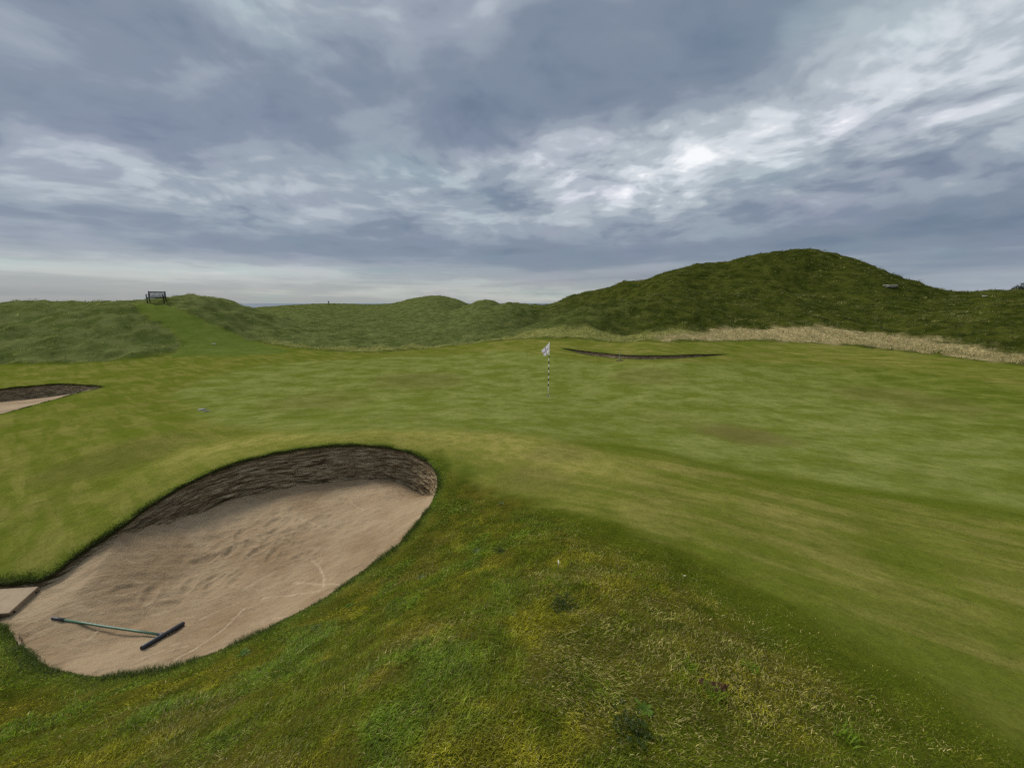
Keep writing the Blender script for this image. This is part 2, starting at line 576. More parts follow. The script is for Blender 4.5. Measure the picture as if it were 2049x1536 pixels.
# ---- zones of turf
bunker_near_side = [(872, 985), (850, 1025), (800, 1085), (740, 1130), (650, 1195), (560, 1243), (440, 1300), (350, 1330), (250, 1350),
                    (180, 1354), (100, 1335), (50, 1300), (15, 1260), (-25, 1228)]
z_rough = hit_poly([(868, 905), (905, 935), (950, 968), (1014, 990), (1082, 1010), (1150, 1022), (1226, 1042), (1328, 1082), (1431, 1130),
                    (1540, 1196), (1622, 1235), (1710, 1294), (1768, 1324), (1856, 1368), (1905, 1405), (2049, 1470), (2300, 1590)]
                   + [(2300, 1700), (1024, 2600), (-600, 1900), (-500, 1400), (-120, 1235)] + bunker_near_side[::-1])
EDGE = [(369, 696), (470, 678), (520, 684), (570, 693), (650, 701), (760, 705), (830, 699), (900, 692), (950, 686), (1000, 681),
        (1050, 677.5), (1130, 678.5), (1230, 683), (1330, 685), (1430, 682), (1500, 681), (1600, 685), (1700, 691), (1800, 702), (1900, 714),
        (2049, 731), (2300, 760)]
edge_w = hit_poly(EDGE)
edge_l = hit_poly([(-400, 735), (-150, 729), (0, 727), (140, 727), (250, 719), (335, 708)])
mown_edge = np.vstack((edge_l, edge_w))
far_ring = np.array([(900 * math.sin(R(a)), 900 * math.cos(R(a))) for a in range(80, -81, -10)])
z_dune = np.vstack((mown_edge, far_ring))
z_path = hit_poly([(262, 606), (290, 629), (328, 649), (352, 670), (369, 690), (335, 712), (480, 712), (590, 705), (512, 683), (468, 667),
                   (424, 649), (376, 629), (342, 610)])
z_straw = np.vstack((hit_poly(EDGE[13:]), hit_poly([(2300, 735), (2049, 706), (1900, 686), (1800, 669), (1700, 656), (1560, 651), (1430, 651), (1370, 664), (1320, 674)])))
z_pale = np.vstack((hit_poly(EDGE[2:15]), hit_poly([(1430, 662), (1300, 669), (1200, 661), (1120, 658), (1060, 663), (1000, 676), (900, 688),
                                                      (760, 692), (650, 692), (560, 684)])))
z_foot = hit_poly([(1060, 653), (1150, 626), (1230, 605), (1320, 593), (1420, 594), (1520, 602), (1600, 622), (1650, 645), (1450, 647), (1250, 662), (1100, 656)])
z_green = hit_poly([(330, 790), (420, 850), (560, 862), (640, 868), (800, 862), (1000, 868), (1150, 880), (1300, 900), (1500, 945), (1700, 975), (1880, 1000), (2049, 1030), (2400, 1080),
                    (2300, 820), (2049, 770), (1800, 735), (1600, 726), (1450, 724), (1300, 728), (1150, 718), (1000, 700), (850, 710), (700, 718), (560, 725), (420, 750)])


LUSH = hit([898], [938])[0]
WORN = hit([1490, 1300, 840, 1110, 250, 640, 1820, 1060], [872, 752, 762, 905, 905, 800, 800, 960])[:, :2]
WORN_R = (1.1, 2.0, 2.4, 0.8, 1.2, 2.0, 2.2, 0.7)
WORN_A = (1.0, 0.55, 0.7, 0.5, 0.5, 0.5, 0.5, 0.6)
ridge_line = hit_poly([(400, 905), (520, 880), (640, 865), (760, 862), (860, 868), (960, 880), (1060, 900), (1160, 930)])


def zones(x, y):
    """Weights 0..1 of every kind of turf at points of the land."""
    r = np.hypot(x, y)
    n1 = fbm(x * 1.7, y * 1.7, 3, 3)
    n2 = fbm(x * 0.35, y * 0.35, 9, 3)
    z = {}
    rough = sstep(-0.22, 0.30, sd(z_rough, x, y) + 0.20 * n1)
    behind = (y < 0.4)
    z['rough'] = np.where(behind, 1.0, rough)
    dune = sstep(-0.1, 0.15, sd(z_dune, x, y) + 0.08 * n1)
    z['path'] = sstep(-0.12, 0.12, sd(z_path, x, y) + 0.18 * n1) * (y > 15)
    z['dune'] = dune * (1 - z['path'])
    z['straw'] = sstep(-0.5, 0.6, sd(z_straw, x, y) - 0.2 + 1.0 * n2 + 0.35 * n1) * z['dune']
    z['pale'] = sstep(-0.4, 0.5, sd(z_pale, x, y) + 0.6 * n2) * z['dune'] * (1 - z['straw'])
    z['green'] = sstep(-0.3, 0.5, sd(z_green, x, y) + 0.25 * n1 + 0.3 * n2)
    lip = ld(rim_near[::3], x, y)
    z['lush'] = np.exp(-(lip / (0.13 + 0.20 * n1 ** 2)) ** 2) * (0.55 + 0.45 * sstep(-0.3, 0.5, n2 - 0.12 * (x + 3.5)))
    corner = np.exp(-(np.hypot(x - LUSH[0], y - LUSH[1]) / 0.55) ** 2)
    z['lush'] = np.maximum(z['lush'], corner * sstep(-0.5, 0.3, n1))
    lip2 = np.minimum(ld(rim_left[::3], x, y), ld(rim_back[::3], x, y))
    z['lush'] = np.maximum(z['lush'], 0.6 * np.exp(-(lip2 / 0.2) ** 2))
    z['edge_shade'] = np.exp(-((ld(mown_edge, x, y, 1.5, False) - 0.06) / 0.18) ** 2) * (1 - z['path'])  # shadow of the rough's edge, painted as a thin dark line
    w = np.zeros_like(x)
    for (wx, wy), rad, amp in zip(WORN, WORN_R, WORN_A):
        q_ = np.hypot(x - wx, (y - wy) * 0.8) / rad + 0.35 * n2 + 0.15 * n1
        w = np.maximum(w, amp * sstep(1.1, 0.35, q_))
    z['worn'] = w
    z['fringe'] = np.exp(-((sd(z_green, x, y) + 0.15 + 0.2 * n2) / (0.30 + 0.10 * n1)) ** 2) * sstep(0.5, 2.0, x) * sstep(9.5, 7.5, y)
    z['ridge'] = np.exp(-((ld(ridge_line, x, y, 3.0, False)) / (0.9 + 0.3 * n2)) ** 2)
    z['edge'] = np.exp(-((sd(z_rough, x, y) - 0.22 + 0.2 * n1) / 0.30) ** 2) * sstep(-0.2, 0.6, x - 0.2 * n2)
    return z


def relief(x, y, z):
    """Small ups and downs on top of the smooth land."""
    r = np.hypot(x, y)
    dz = 0.012 * fbm(x * 0.8, y * 0.8, 21, 3) * sstep(1.5, 6, r)
    dz += z['rough'] * (0.018 * fbm(x * 2.6, y * 2.6, 31, 3))
    d_ = z['dune'] * (1 - 0.75 * z['straw'] - 0.6 * z['pale'] * (1 - z['straw']))
    lump = fbm(x * 0.16, y * 0.16, 41, 3, 0.5)
    tus = fbm(x * 0.7 + 0.3 * lump, y * 0.7, 47, 3, 0.55)
    dz += d_ * sstep(18, 30, r) * (0.20 * lump + 0.24 * tus)
    return dz


def land(x, y):
    z = zones(x, y)
    return base_h(x, y) + relief(x, y, z), z


def land_h(x, y):
    return land(x, y)[0]


# ================================================================== materials
def new_mat(name):
    m_ = bpy.data.materials.new(name)
    m_.use_nodes = True
    m_.node_tree.nodes.clear()
    return m_, G(m_.node_tree)


def finish(gg, color, rough=0.9, normal=None, spec=0.2, metal=0.0):
    b = gg.node('ShaderNodeBsdfPrincipled', {'Base Color': color, 'Roughness': rough, 'Specular IOR Level': spec, 'Metallic': metal})
    if normal is not None:
        gg.l.new(normal, b.inputs['Normal'])
    gg.l.new(b.outputs[0], gg.node('ShaderNodeOutputMaterial').inputs['Surface'])
    return b


def bump(gg, h, strength, dist):
    return gg.node('ShaderNodeBump', {'Height': h, 'Strength': strength, 'Distance': dist}).outputs[0]


def ground_material():
    m_, q = new_mat('turf')
    pos = q.node('ShaderNodeTexCoord').outputs['Object']
    n_big = q.noise(pos, 0.16, 4, 0.55)
    n_mid = q.noise(pos, 0.75, 5, 0.6)
    n_sm = q.noise(pos, 4.0, 5, 0.65)
    n_fine = q.noise(pos, 38.0, 4, 0.7)
    n_grain = q.noise(pos, 160.0, 3, 0.7)
    grain = q.m('ADD', q.m('ADD', q.m('MULTIPLY', n_fine, 0.40), q.m('MULTIPLY', n_grain, 0.30)), q.m('MULTIPLY', q.noise(pos, 9.0, 5, 0.75), 0.30))
    # mown fairway: khaki and green in soft patches, streaked along the way the mower goes
    mow = q.node('ShaderNodeCombineXYZ', {0: q.m('MULTIPLY', q.v('DOT_PRODUCT', pos, (0.80, -0.60, 0)), 0.42),
                                          1: q.m('MULTIPLY', q.v('DOT_PRODUCT', pos, (0.60, 0.80, 0)), 2.6), 2: 0.0}).outputs[0]
    n_mow = q.noise(mow, 1.0, 5, 0.6, 0.3)
    n_sm2 = q.noise(pos, 11.0, 4, 0.65)
    fair = q.mix(q.m('MULTIPLY', q.smooth(n_mid, 0.26, 0.68), q.m('ADD', 0.72, q.m('MULTIPLY', q.smooth(q.node('ShaderNodeSeparateXYZ', {0: pos}).outputs[0], -5.0, 0.5), 0.28))), (0.082, 0.098, 0.011), (0.160, 0.143, 0.036))
    fair = q.mix(q.m('MULTIPLY', q.smooth(n_mow, 0.42, 0.58), 0.65), fair, (0.070, 0.088, 0.008))
    fair = q.mix(q.m('MULTIPLY', q.smooth(n_sm, 0.50, 0.70), 0.5), fair, (0.066, 0.080, 0.010))
    fair = q.mix(q.m('MULTIPLY', q.attr('ridge'), 0.75), fair, q.mix(q.smooth(n_sm, 0.35, 0.65), (0.150, 0.148, 0.028), (0.245, 0.210, 0.058)))
    # putting green: closer, paler, with broad mottling
    n_g = q.noise(q.v('MULTIPLY', pos, (0.8, 1.0, 1.0)), 0.9, 8, 0.70)
    green = q.mix(q.smooth(n_g, 0.36, 0.64), (0.088, 0.104, 0.014), (0.150, 0.160, 0.042))
    worn = q.smooth(q.noise(pos, 0.28, 4, 0.6, 0.5), 0.55, 0.72)
    green = q.mix(q.m('MULTIPLY', worn, 0.35), green, (0.115, 0.108, 0.030))
    green = q.mix(q.m('MULTIPLY', q.smooth(n_sm, 0.46, 0.66), 0.5), green, (0.094, 0.110, 0.017))
    side = q.smooth(q.node('ShaderNodeSeparateXYZ', {0: pos}).outputs[0], 8.0, 24.0)
    green = q.mix(q.m('MULTIPLY', side, 0.85), green, q.mix(q.smooth(n_g, 0.40, 0.60), (0.052, 0.070, 0.006), (0.095, 0.104, 0.013)))
    col = q.mix(q.attr('green'), fair, green)
    col = q.mix(q.m('MULTIPLY', q.attr('worn'), 0.75), col, q.mix(n_sm2, (0.080, 0.072, 0.018), (0.118, 0.100, 0.034)))
    col = q.mix(q.m('MULTIPLY', q.attr('fringe'), 0.9), col, q.mix(n_sm, (0.052, 0.072, 0.006), (0.080, 0.096, 0.010)))
    rough = q.mix(q.smooth(n_sm, 0.35, 0.65), (0.026, 0.032, 0.003), (0.066, 0.058, 0.008))  # base colour darkened to stand for shade between the blades
    soil = q.m('MULTIPLY', q.smooth(q.noise(pos, 2.3, 4, 0.6), 0.64, 0.72), 0.8)
    rough = q.mix(soil, rough, (0.040, 0.022, 0.010))
    col = q.mix(q.attr('rough'), col, rough)
    col = q.mix(q.m('MULTIPLY', q.attr('edge'), 0.75), col, q.mix(n_sm, (0.036, 0.052, 0.004), (0.064, 0.080, 0.006)))
    col = q.mix(q.m('MULTIPLY', q.attr('lush'), 0.9), col, q.mix(n_sm, (0.030, 0.052, 0.005), (0.070, 0.090, 0.011)))
    east = q.smooth(q.node('ShaderNodeSeparateXYZ', {0: pos}).outputs[0], -8.0, 16.0)  # paler left, darker right: grass kind, plus lens veil put into the colour
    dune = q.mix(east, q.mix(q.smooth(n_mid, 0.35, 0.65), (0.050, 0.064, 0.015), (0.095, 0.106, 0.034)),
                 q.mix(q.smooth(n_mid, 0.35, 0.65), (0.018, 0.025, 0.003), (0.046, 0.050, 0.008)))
    dune = q.mix(q.m('MULTIPLY', q.smooth(n_sm, 0.5, 0.7), 0.35), dune, (0.095, 0.098, 0.030))
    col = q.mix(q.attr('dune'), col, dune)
    pale = q.mix(q.smooth(n_sm, 0.3, 0.7), (0.110, 0.120, 0.025), (0.23, 0.21, 0.070))
    col = q.mix(q.m('MULTIPLY', q.attr('pale'), 0.85), col, pale)
    straw = q.mix(q.smooth(n_sm, 0.3, 0.62), (0.16, 0.125, 0.050), (0.36, 0.29, 0.14))
    col = q.mix(q.attr('straw'), col, straw)
    col = q.mix(q.attr('path'), col, q.mix(q.smooth(n_mid, 0.3, 0.7), (0.066, 0.090, 0.014), (0.086, 0.108, 0.022)))
    col = q.mix(q.m('MULTIPLY', q.attr('edge_shade'), 0.8), col, (0.040, 0.054, 0.006))  # painted shade line where the rough meets the mown turf
    val = q.m('ADD', -0.12, q.m('MULTIPLY', grain, 2.24))
    val = q.m('MULTIPLY', val, q.m('ADD', 0.62, q.m('MULTIPLY', q.noise(pos, 1.7, 9, 0.78), 0.76)))
    col = q.mix(1.0, col, q.node('ShaderNodeCombineColor', {0: val, 1: val, 2: val}).outputs[0], 'MULTIPLY')
    h = q.m('ADD', q.m('MULTIPLY', n_sm, 0.02), q.m('MULTIPLY', grain, 0.012))
    finish(q, col, 1.0, bump(q, h, 0.6, 1.0), 0.0)
    return m_


def blade_material(name, trans=0.35):
    m_, q = new_mat(name)
    c = q.attr('col', 'Color')
    dif = q.node('ShaderNodeBsdfDiffuse', {'Color': c, 'Roughness': 0.5})
    tr = q.node('ShaderNodeBsdfTranslucent', {'Color': q.mix(1.0, c, (1.0, 1.05, 0.55), 'MULTIPLY')})
    gl = q.node('ShaderNodeBsdfGlossy', {'Color': (0.5, 0.5, 0.45), 'Roughness': 0.45})
    a = q.node('ShaderNodeMixShader', {0: trans, 1: dif.outputs[0], 2: tr.outputs[0]})
    b = q.node('ShaderNodeMixShader', {0: 0.015, 1: a.outputs[0], 2: gl.outputs[0]})
    q.l.new(b.outputs[0], q.node('ShaderNodeOutputMaterial').inputs['Surface'])
    return m_


def sand_material():
    m_, q = new_mat('sand')
    pos = q.node('ShaderNodeTexCoord').outputs['Object']
    n1 = q.noise(pos, 1.1, 4, 0.55, 0.4)
    n2 = q.noise(pos, 7.0, 5, 0.65)
    n3 = q.noise(pos, 150.0, 2, 0.8)
    rk = q.noise(q.v('MULTIPLY', pos, (4.0, 17.0, 1.0)), 1.0, 4, 0.6, 0.3)
    col = q.mix(q.smooth(n1, 0.32, 0.68), (0.202, 0.136, 0.073), (0.292, 0.211, 0.124))
    col = q.mix(q.m('MULTIPLY', q.smooth(n2, 0.45, 0.75), 0.45), col, (0.195, 0.136, 0.080))
    col = q.mix(q.m('MULTIPLY', q.smooth(rk, 0.5, 0.72), 0.45), col, (0.325, 0.242, 0.150))
    col = q.mix(q.m('MULTIPLY', q.attr('dry'), 0.85), col, (0.47, 0.37, 0.25))
    col = q.mix(q.m('MULTIPLY', q.smooth(n3, 0.58, 0.72), 0.5), col, (0.13, 0.085, 0.05))
    h = q.m('ADD', q.m('ADD', q.m('MULTIPLY', n2, 0.022), q.m('MULTIPLY', rk, 0.016)), q.m('ADD', q.m('MULTIPLY', n3, 0.006), q.m('MULTIPLY', q.noise(pos, 32.0, 4, 0.7), 0.020)))
    finish(q, col, 0.95, bump(q, h, 0.8, 1.0), 0.15)
    return m_


def sod_material():
    m_, q = new_mat('stacked_turf')
    pos = q.node('ShaderNodeTexCoord').outputs['Object']
    lay = q.noise(q.v('MULTIPLY', pos, (3.6, 3.6, 46.0)), 1.0, 6, 0.68, 0.45)
    n2 = q.noise(q.v('MULTIPLY', pos, (11.0, 11.0, 80.0)), 1.0, 4, 0.7)
    n1 = q.noise(pos, 1.6, 3, 0.5)
    col = q.ramp(lay, [(0.30, (0.024, 0.016, 0.009)), (0.43, (0.120, 0.088, 0.048)), (0.53, (0.30, 0.225, 0.130)), (0.66, (0.50, 0.41, 0.26))])
    col = q.mix(q.m('MULTIPLY', q.smooth(n1, 0.45, 0.7), 0.35), col, (0.27, 0.20, 0.125))
    col = q.mix(q.m('MULTIPLY', q.smooth(n2, 0.55, 0.70), 0.45), col, (0.045, 0.030, 0.016))
    col = q.mix(q.m('MULTIPLY', q.attr('turf'), q.smooth(n2, 0.25, 0.5)), col, (0.045, 0.052, 0.014))
    h = q.m('ADD', q.m('MULTIPLY', lay, 0.06), q.m('MULTIPLY', n2, 0.04))
    finish(q, col, 1.0, bump(q, h, 1.0, 1.0), 0.05)
    return m_


def plain(name, c, rough=0.6, var=0.25, scale=20.0, spec=0.3, metal=0.0, bmp=0.0):
    m_, q = new_mat(name)
    pos = q.node('ShaderNodeTexCoord').outputs['Object']
    n = q.noise(pos, scale, 4, 0.6)
    dark = tuple(v * (1 - var) for v in c)
    light = tuple(min(1, v * (1 + var)) for v in c)
    finish(q, q.mix(n, dark, light), rough, bump(q, n, 0.5, bmp) if bmp else None, spec, metal)
    return m_


M_TURF = ground_material()
M_SAND = sand_material()
M_SOD = sod_material()
M_BLADE = blade_material('grass_blade')
M_DUNE = blade_material('marram_blade', 0.28)


# ================================================================== ground sheet
def ground():
    pts = []
    # rings about the mound: fine in view, coarser behind
    rr = np.exp(np.arange(math.log(0.35), math.log(410), 0.0165))
    for i, r in enumerate(rr):
        step = 0.42 if 1.2 < r < 200 else 0.8
        a = np.concatenate((np.arange(-64, 64, step), np.arange(64, 296, 4.0)))
        a = np.radians(a + (step / 2 if i % 2 else 0))
        pts.append(np.column_stack((r * np.sin(a), r * np.cos(a))))
    for r in (0.0, 0.18):
        a = np.radians(np.arange(0, 360, 60)) if r else np.array([0.0])
        pts.append(np.column_stack((r * np.sin(a), r * np.cos(a))))
    P_ = np.vstack(pts)
    keep = np.ones(len(P_), bool)
    edges, rims = [], []
    n0 = 0
    for rim in RIMS:
        sd = np.full(len(P_), -1e9)
        lo, hi = rim.min(0) - 1.5, rim.max(0) + 1.5
        box = (P_ > lo).all(1) & (P_ < hi).all(1)
        sd[box] = sdist(rim, P_[box, 0], P_[box, 1])
        keep &= sd < -0.012
    extra = []
    for rim in RIMS:      # finer points round the lips
        nrm = np.roll(rim, -1, 0) - np.roll(rim, 1, 0)
        nrm = np.column_stack((nrm[:, 1], -nrm[:, 0]))
        nrm /= np.hypot(*nrm.T)[:, None]
        if inside(rim, np.array([rim[0, 0] + nrm[0, 0] * 0.02]), np.array([rim[0, 1] + nrm[0, 1] * 0.02]))[0]:
            nrm = -nrm
        for o in (0.03, 0.07, 0.13):
            extra.append(rim + nrm * o)
    V = np.vstack([*RIMS, P_[keep], *extra])
    off = 0
    for rim in RIMS:
        n = len(rim)
        edges += [(off + i, off + (i + 1) % n) for i in range(n)]
        off += n
    res = delaunay_2d_cdt([Vector(p) for p in V], edges, [], 0, 1e-6)
    xy = np.array([(p[0], p[1]) for p in res[0]])
    tri = np.array(res[2], np.int32)
    c = xy[tri].mean(1)
    bad = np.zeros(len(tri), bool)
    for rim in RIMS:
        lo, hi = rim.min(0), rim.max(0)
        box = (c > lo).all(1) & (c < hi).all(1)
        bad[box] |= inside(rim, c[box, 0], c[box, 1])
    tri = tri[~bad]
    # face up
    a, b, e = xy[tri[:, 0]], xy[tri[:, 1]], xy[tri[:, 2]]
    fl = ((b - a)[:, 0] * (e - a)[:, 1] - (b - a)[:, 1] * (e - a)[:, 0]) < 0
    tri[fl] = tri[fl][:, ::-1]
    h, z = land(xy[:, 0], xy[:, 1])
    me = np_mesh('ground', np.column_stack((xy, h)), tri.ravel(), np.full(len(tri), 3), M_TURF, True)
    for kname in ('rough', 'green', 'dune', 'straw', 'pale', 'path', 'lush', 'edge_shade', 'worn', 'fringe', 'ridge', 'edge'):
        add_attr(me, kname, z[kname])
    tag(link(bpy.data.objects.new('ground', me)), kind='structure')


ground()

# sea beyond the dunes
m_sea, q = new_mat('sea_water')
pos = q.node('ShaderNodeTexCoord').outputs['Object']
finish(q, (0.055, 0.085, 0.115), 0.35, bump(q, q.noise(pos, 0.15, 4, 0.6), 0.4, 1.0), 0.4)
bm = bmesh.new()
a0 = [bm.verts.new((r * math.sin(R(a)), r * math.cos(R(a)), -9.5)) for r in (200,) for a in range(0, 360, 6)]
a1 = [bm.verts.new((r * math.sin(R(a)), r * math.cos(R(a)), -9.5)) for r in (40000,) for a in range(0, 360, 6)]
for i in range(60):
    bm.faces.new((a0[i], a1[i], a1[(i + 1) % 60], a0[(i + 1) % 60]))
bmesh.ops.recalc_face_normals(bm, faces=bm.faces)
tag(bm_obj('sea', bm, m_sea), kind='structure')


# ================================================================== bunkers
def rim_normals(rim):
    n = np.roll(rim, -2, 0) - np.roll(rim, 2, 0)
    n = np.column_stack((n[:, 1], -n[:, 0]))
    n /= np.hypot(*n.T)[:, None] + 1e-12
    c = rim.mean(0)
    t = rim + n * 0.02
    flip = ~inside(rim, t[:, 0], t[:, 1])
    if flip.mean() > 0.5: n = -n
    return n                      # points into the bunker


def bunker_wall(rim, sand_h, label, lean, rows=16, seed=5, dry=None):
    n = len(rim)
    inn = rim_normals(rim)
    top, _ = land(rim[:, 0], rim[:, 1])
    V, turf = [], []
    arc = np.r_[0, np.cumsum(np.hypot(*(np.roll(rim, -1, 0) - rim).T))][:n]

    def row(off, z, tw):
        V.append(np.column_stack((rim + inn * np.reshape(off, (-1, 1)), z)))
        turf.append(np.full(n, tw))
    row(np.zeros(n), top - 0.001, 1.0)
    row(np.full(n, 0.012), top - 0.03, 1.0)
    row(np.full(n, -0.012), top - 0.058, 0.6)
    hgt = None
    botxy = rim + inn * np.reshape(lean, (-1, 1))
    zb = sand_h(botxy[:, 0], botxy[:, 1]) - 0.12
    zt = top - 0.062
    zb = np.minimum(zb, zt - 0.05)
    for k_ in range(rows):
        t = k_ / (rows - 1)
        zz = zt + (zb - zt) * t
        lay = np.floor(zz / 0.045 + 0.35 * gnoise(arc * 0.8, zz * 2, seed + 9))
        jag = 0.030 * gnoise(arc * 2.2 + lay * 7.7, lay * 3.1, seed) + 0.024 * gnoise(arc * 7.0 + lay * 3.3, lay * 1.7, seed + 1) \
            + 0.016 * gnoise(arc * 24.0, zz * 30, seed + 2)
        fade = min(1.0, 0.25 + 3 * t)
        row(-0.02 + (lean + 0.02) * t + jag * fade, zz, 0.0)
    V = np.array(V)
    m_ = len(V)
    idx = np.arange(m_ * n).reshape(m_, n)
    a, b = idx[:-1], np.roll(idx[:-1], -1, 1)
    c, e = np.roll(idx[1:], -1, 1), idx[1:]
    F = np.stack((a, b, c, e), -1).reshape(-1, 4)
    me = np_mesh('bunker_wall', V.reshape(-1, 3), F.ravel(), np.full(len(F), 4), M_SOD, True)
    add_attr(me, 'turf', np.concatenate(turf))
    return tag(link(bpy.data.objects.new('bunker_wall', me)), label, 'bunker wall', 'stacked turf walls of the bunkers')


def sand_sheet(rim, sand_h, step, dry_fn=None, grow=0.06):
    inn = rim_normals(rim)
    out = rim - inn * grow
    lo, hi = out.min(0), out.max(0)
    gx, gy = np.meshgrid(np.arange(lo[0], hi[0], step), np.arange(lo[1], hi[1], step))
    gx, gy = gx.ravel(), gy.ravel()
    gx = gx + np.where((np.round((gy - lo[1]) / step).astype(int) % 2) == 1, step / 2, 0)
    k_ = sdist(out, gx, gy) > step * 0.5
    V = np.vstack((out, np.column_stack((gx[k_], gy[k_]))))
    n = len(out)
    res = delaunay_2d_cdt([Vector(p) for p in V], [(i, (i + 1) % n) for i in range(n)], [], 1, 1e-6)
    xy = np.array([(p[0], p[1]) for p in res[0]])
    tri = np.array(res[2], np.int32)
    c = xy[tri].mean(1)
    tri = tri[inside(out, c[:, 0], c[:, 1])]
    a, b, e = xy[tri[:, 0]], xy[tri[:, 1]], xy[tri[:, 2]]
    fl = ((b - a)[:, 0] * (e - a)[:, 1] - (b - a)[:, 1] * (e - a)[:, 0]) < 0
    tri[fl] = tri[fl][:, ::-1]
    h = sand_h(xy[:, 0], xy[:, 1])
    dry = np.zeros(len(xy))
    if dry_fn:
        dh, dry = dry_fn(xy[:, 0], xy[:, 1])
        h = h + dh
    me = np_mesh('bunker_sand', np.column_stack((xy, h)), tri.ravel(), np.full(len(tri), 3), M_SAND, True)
    add_attr(me, 'dry', dry)
    return tag(link(bpy.data.objects.new('bunker_sand', me)), kind='structure')


# --- near bunker: sand surface from points seen in the photograph
SP = []
_rim3 = hit([p[0] for p in RIM_NEAR_PX], [p[1] for p in RIM_NEAR_PX])
_back = [(p[0], q[1]) for p, q in zip(RIM_NEAR_PX, _rim3) if p in RIM_NEAR_PX[:14]]
# foot of the wall: where it stands below the rim
for u, v in ((845, 985), (800, 968), (700, 963), (600, 970), (500, 990), (450, 1003), (400, 1020), (330, 1042), (260, 1069), (200, 1099), (150, 1124), (112, 1148),
             (60, 1167), (0, 1170), (-50, 1176)):
    yy = np.interp(u, [p[0] for p in _back], [p[1] for p in _back]) - 0.12
    x, z = ray(u, v)
    SP.append((x * yy, yy, EYE + z * yy))
for u, v, yy in ((868, 1000, 5.55),):
    x, z = ray(u, v)
    SP.append((x * yy, yy, EYE + z * yy))
for u, v, dr in ((500, 1150, 3.58), (240, 1260, 3.56), (100, 1290, 3.5), (30, 1250, 3.5), (400, 1290, 3.5), (600, 1190, 3.45),
                 (760, 1090, 3.3), (835, 1030, 3.08), (180, 1345, 3.42), (300, 1328, 3.42), (450, 1280, 3.42), (650, 1180, 3.3), (400, 1130, 3.58),
                 (600, 1060, 3.52), (-60, 1215, 3.5)):
    x, z = ray(u, v)
    SP.append((x * -dr / z, -dr / z, EYE - dr))
SP = np.array(SP)
SAND_NEAR = tps_fit(SP, 0.002)


def sand_near_h(x, y):
    return np.minimum(tps_eval(SAND_NEAR, x, y), base_h(x, y) - 0.115)


def sand_px(pts):
    return hit_poly(pts, hfun=sand_near_h, ymin=1.5)


SCRATCH = [([(625, 1120), (640, 1135), (649, 1155), (648, 1172)], 1.0), ([(588, 1164), (620, 1166), (690, 1168)], 0.8),
           ([(525, 1196), (560, 1190), (600, 1185), (640, 1180)], 0.7), ([(492, 1215), (450, 1255), (400, 1292), (350, 1322)], 1.0),
           ([(552, 1143), (520, 1160), (488, 1182)], 0.6), ([(400, 1240), (440, 1218), (480, 1204)], 0.6), ([(345, 1291), (362, 1286)], 0.8),
           ([(338, 1304), (376, 1292)], 0.8), ([(175, 1285), (197, 1262)], 0.6), ([(240, 1340), (330, 1300)], 0.5),
           ([(700, 1005), (732, 1022)], 0.4), ([(600, 1037), (640, 1052)], 0.5), ([(660, 1160), (672, 1150), (705, 1145)], 0.5),
           ([(545, 1236), (565, 1235)], 0.7), ([(480, 1128), (560, 1080), (640, 1046)], 0.35)]
SCRATCH = [(sand_px(p), w) for p, w in SCRATCH]
foot_px = [(480, 1070), (500, 1090), (530, 1075), (555, 1060), (520, 1100), (565, 1085), (590, 1070), (610, 1060), (455, 1110), (470, 1095), (545, 1045),
           (410, 1120), (440, 1150), (430, 1165), (470, 1160), (545, 1110), (650, 1035), (690, 1000), (300, 1190), (340, 1210), (250, 1180), (610, 1110), (380, 1170)]
FEET = sand_px(foot_px)
foot_ang = rng.uniform(0, math.pi, len(FEET))


def sand_detail(x, y):
    dh = 0.018 * fbm(x * 1.6, y * 1.6, 61, 3) + 0.007 * fbm(x * 5, y * 5, 63, 4)
    cpt = FEET[:10].mean(0)
    dist = np.exp(-((np.hypot((x - cpt[0]) * 0.8, y - cpt[1])) / 0.9) ** 2)
    dh += dist * 0.020 * fbm(x * 6, y * 6, 65, 4)
    dh += 0.003 * np.sin((y * 1.0 - x * 0.62) * 95 + 3 * gnoise(x * 2, y * 2, 70)) * sstep(0.05, 0.4, gnoise(x * 0.9 + 3, y * 0.9, 71))
    dh += 0.010 * fbm((x * 0.87 + y * 0.5) * 1.4, (y * 0.87 - x * 0.5) * 9.0, 73, 3)
    dry = np.zeros_like(x)
    for pl, w in SCRATCH:
        dd = line_dist(pl, x, y)
        dd = dd + 0.006 * gnoise(x * 14, y * 14, 75)
        ln = np.exp(-(dd / 0.010) ** 2) * w * np.clip(0.75 + 0.8 * gnoise(x * 5, y * 5, 77), 0, 1.2)
        dh += 0.010 * ln - 0.008 * w * np.exp(-((dd - 0.03) / 0.014) ** 2)
        dry = np.maximum(dry, ln)
    for (fx, fy), an in zip(FEET, foot_ang):
        p = (x - fx) * math.cos(an) + (y - fy) * math.sin(an)
        s = -(x - fx) * math.sin(an) + (y - fy) * math.cos(an)
        rr = np.sqrt((p / 0.15) ** 2 + (s / 0.065) ** 2)
        rr = rr + 0.25 * gnoise(x * 16, y * 16, 79)
        dh += -0.019 * np.exp(-rr ** 4) + 0.008 * np.exp(-((rr - 1.25) / 0.28) ** 2)
    return dh, np.clip(dry, 0, 1)


sand_sheet(rim_near, sand_near_h, 0.022, sand_detail)
wall_lean = 0.10 + 0.05 * np.sin(np.linspace(0, 9, len(rim_near)))
bunker_wall(rim_near, sand_near_h, 'tall brown stacked turf wall round the large near bunker with the rake', wall_lean, 34)

# --- the two further bunkers
ht_l, _ = land(rim_left[:, 0], rim_left[:, 1])
LX = hit([0, 60, 120, 150, -60], [803, 797, 790, 787, 812])


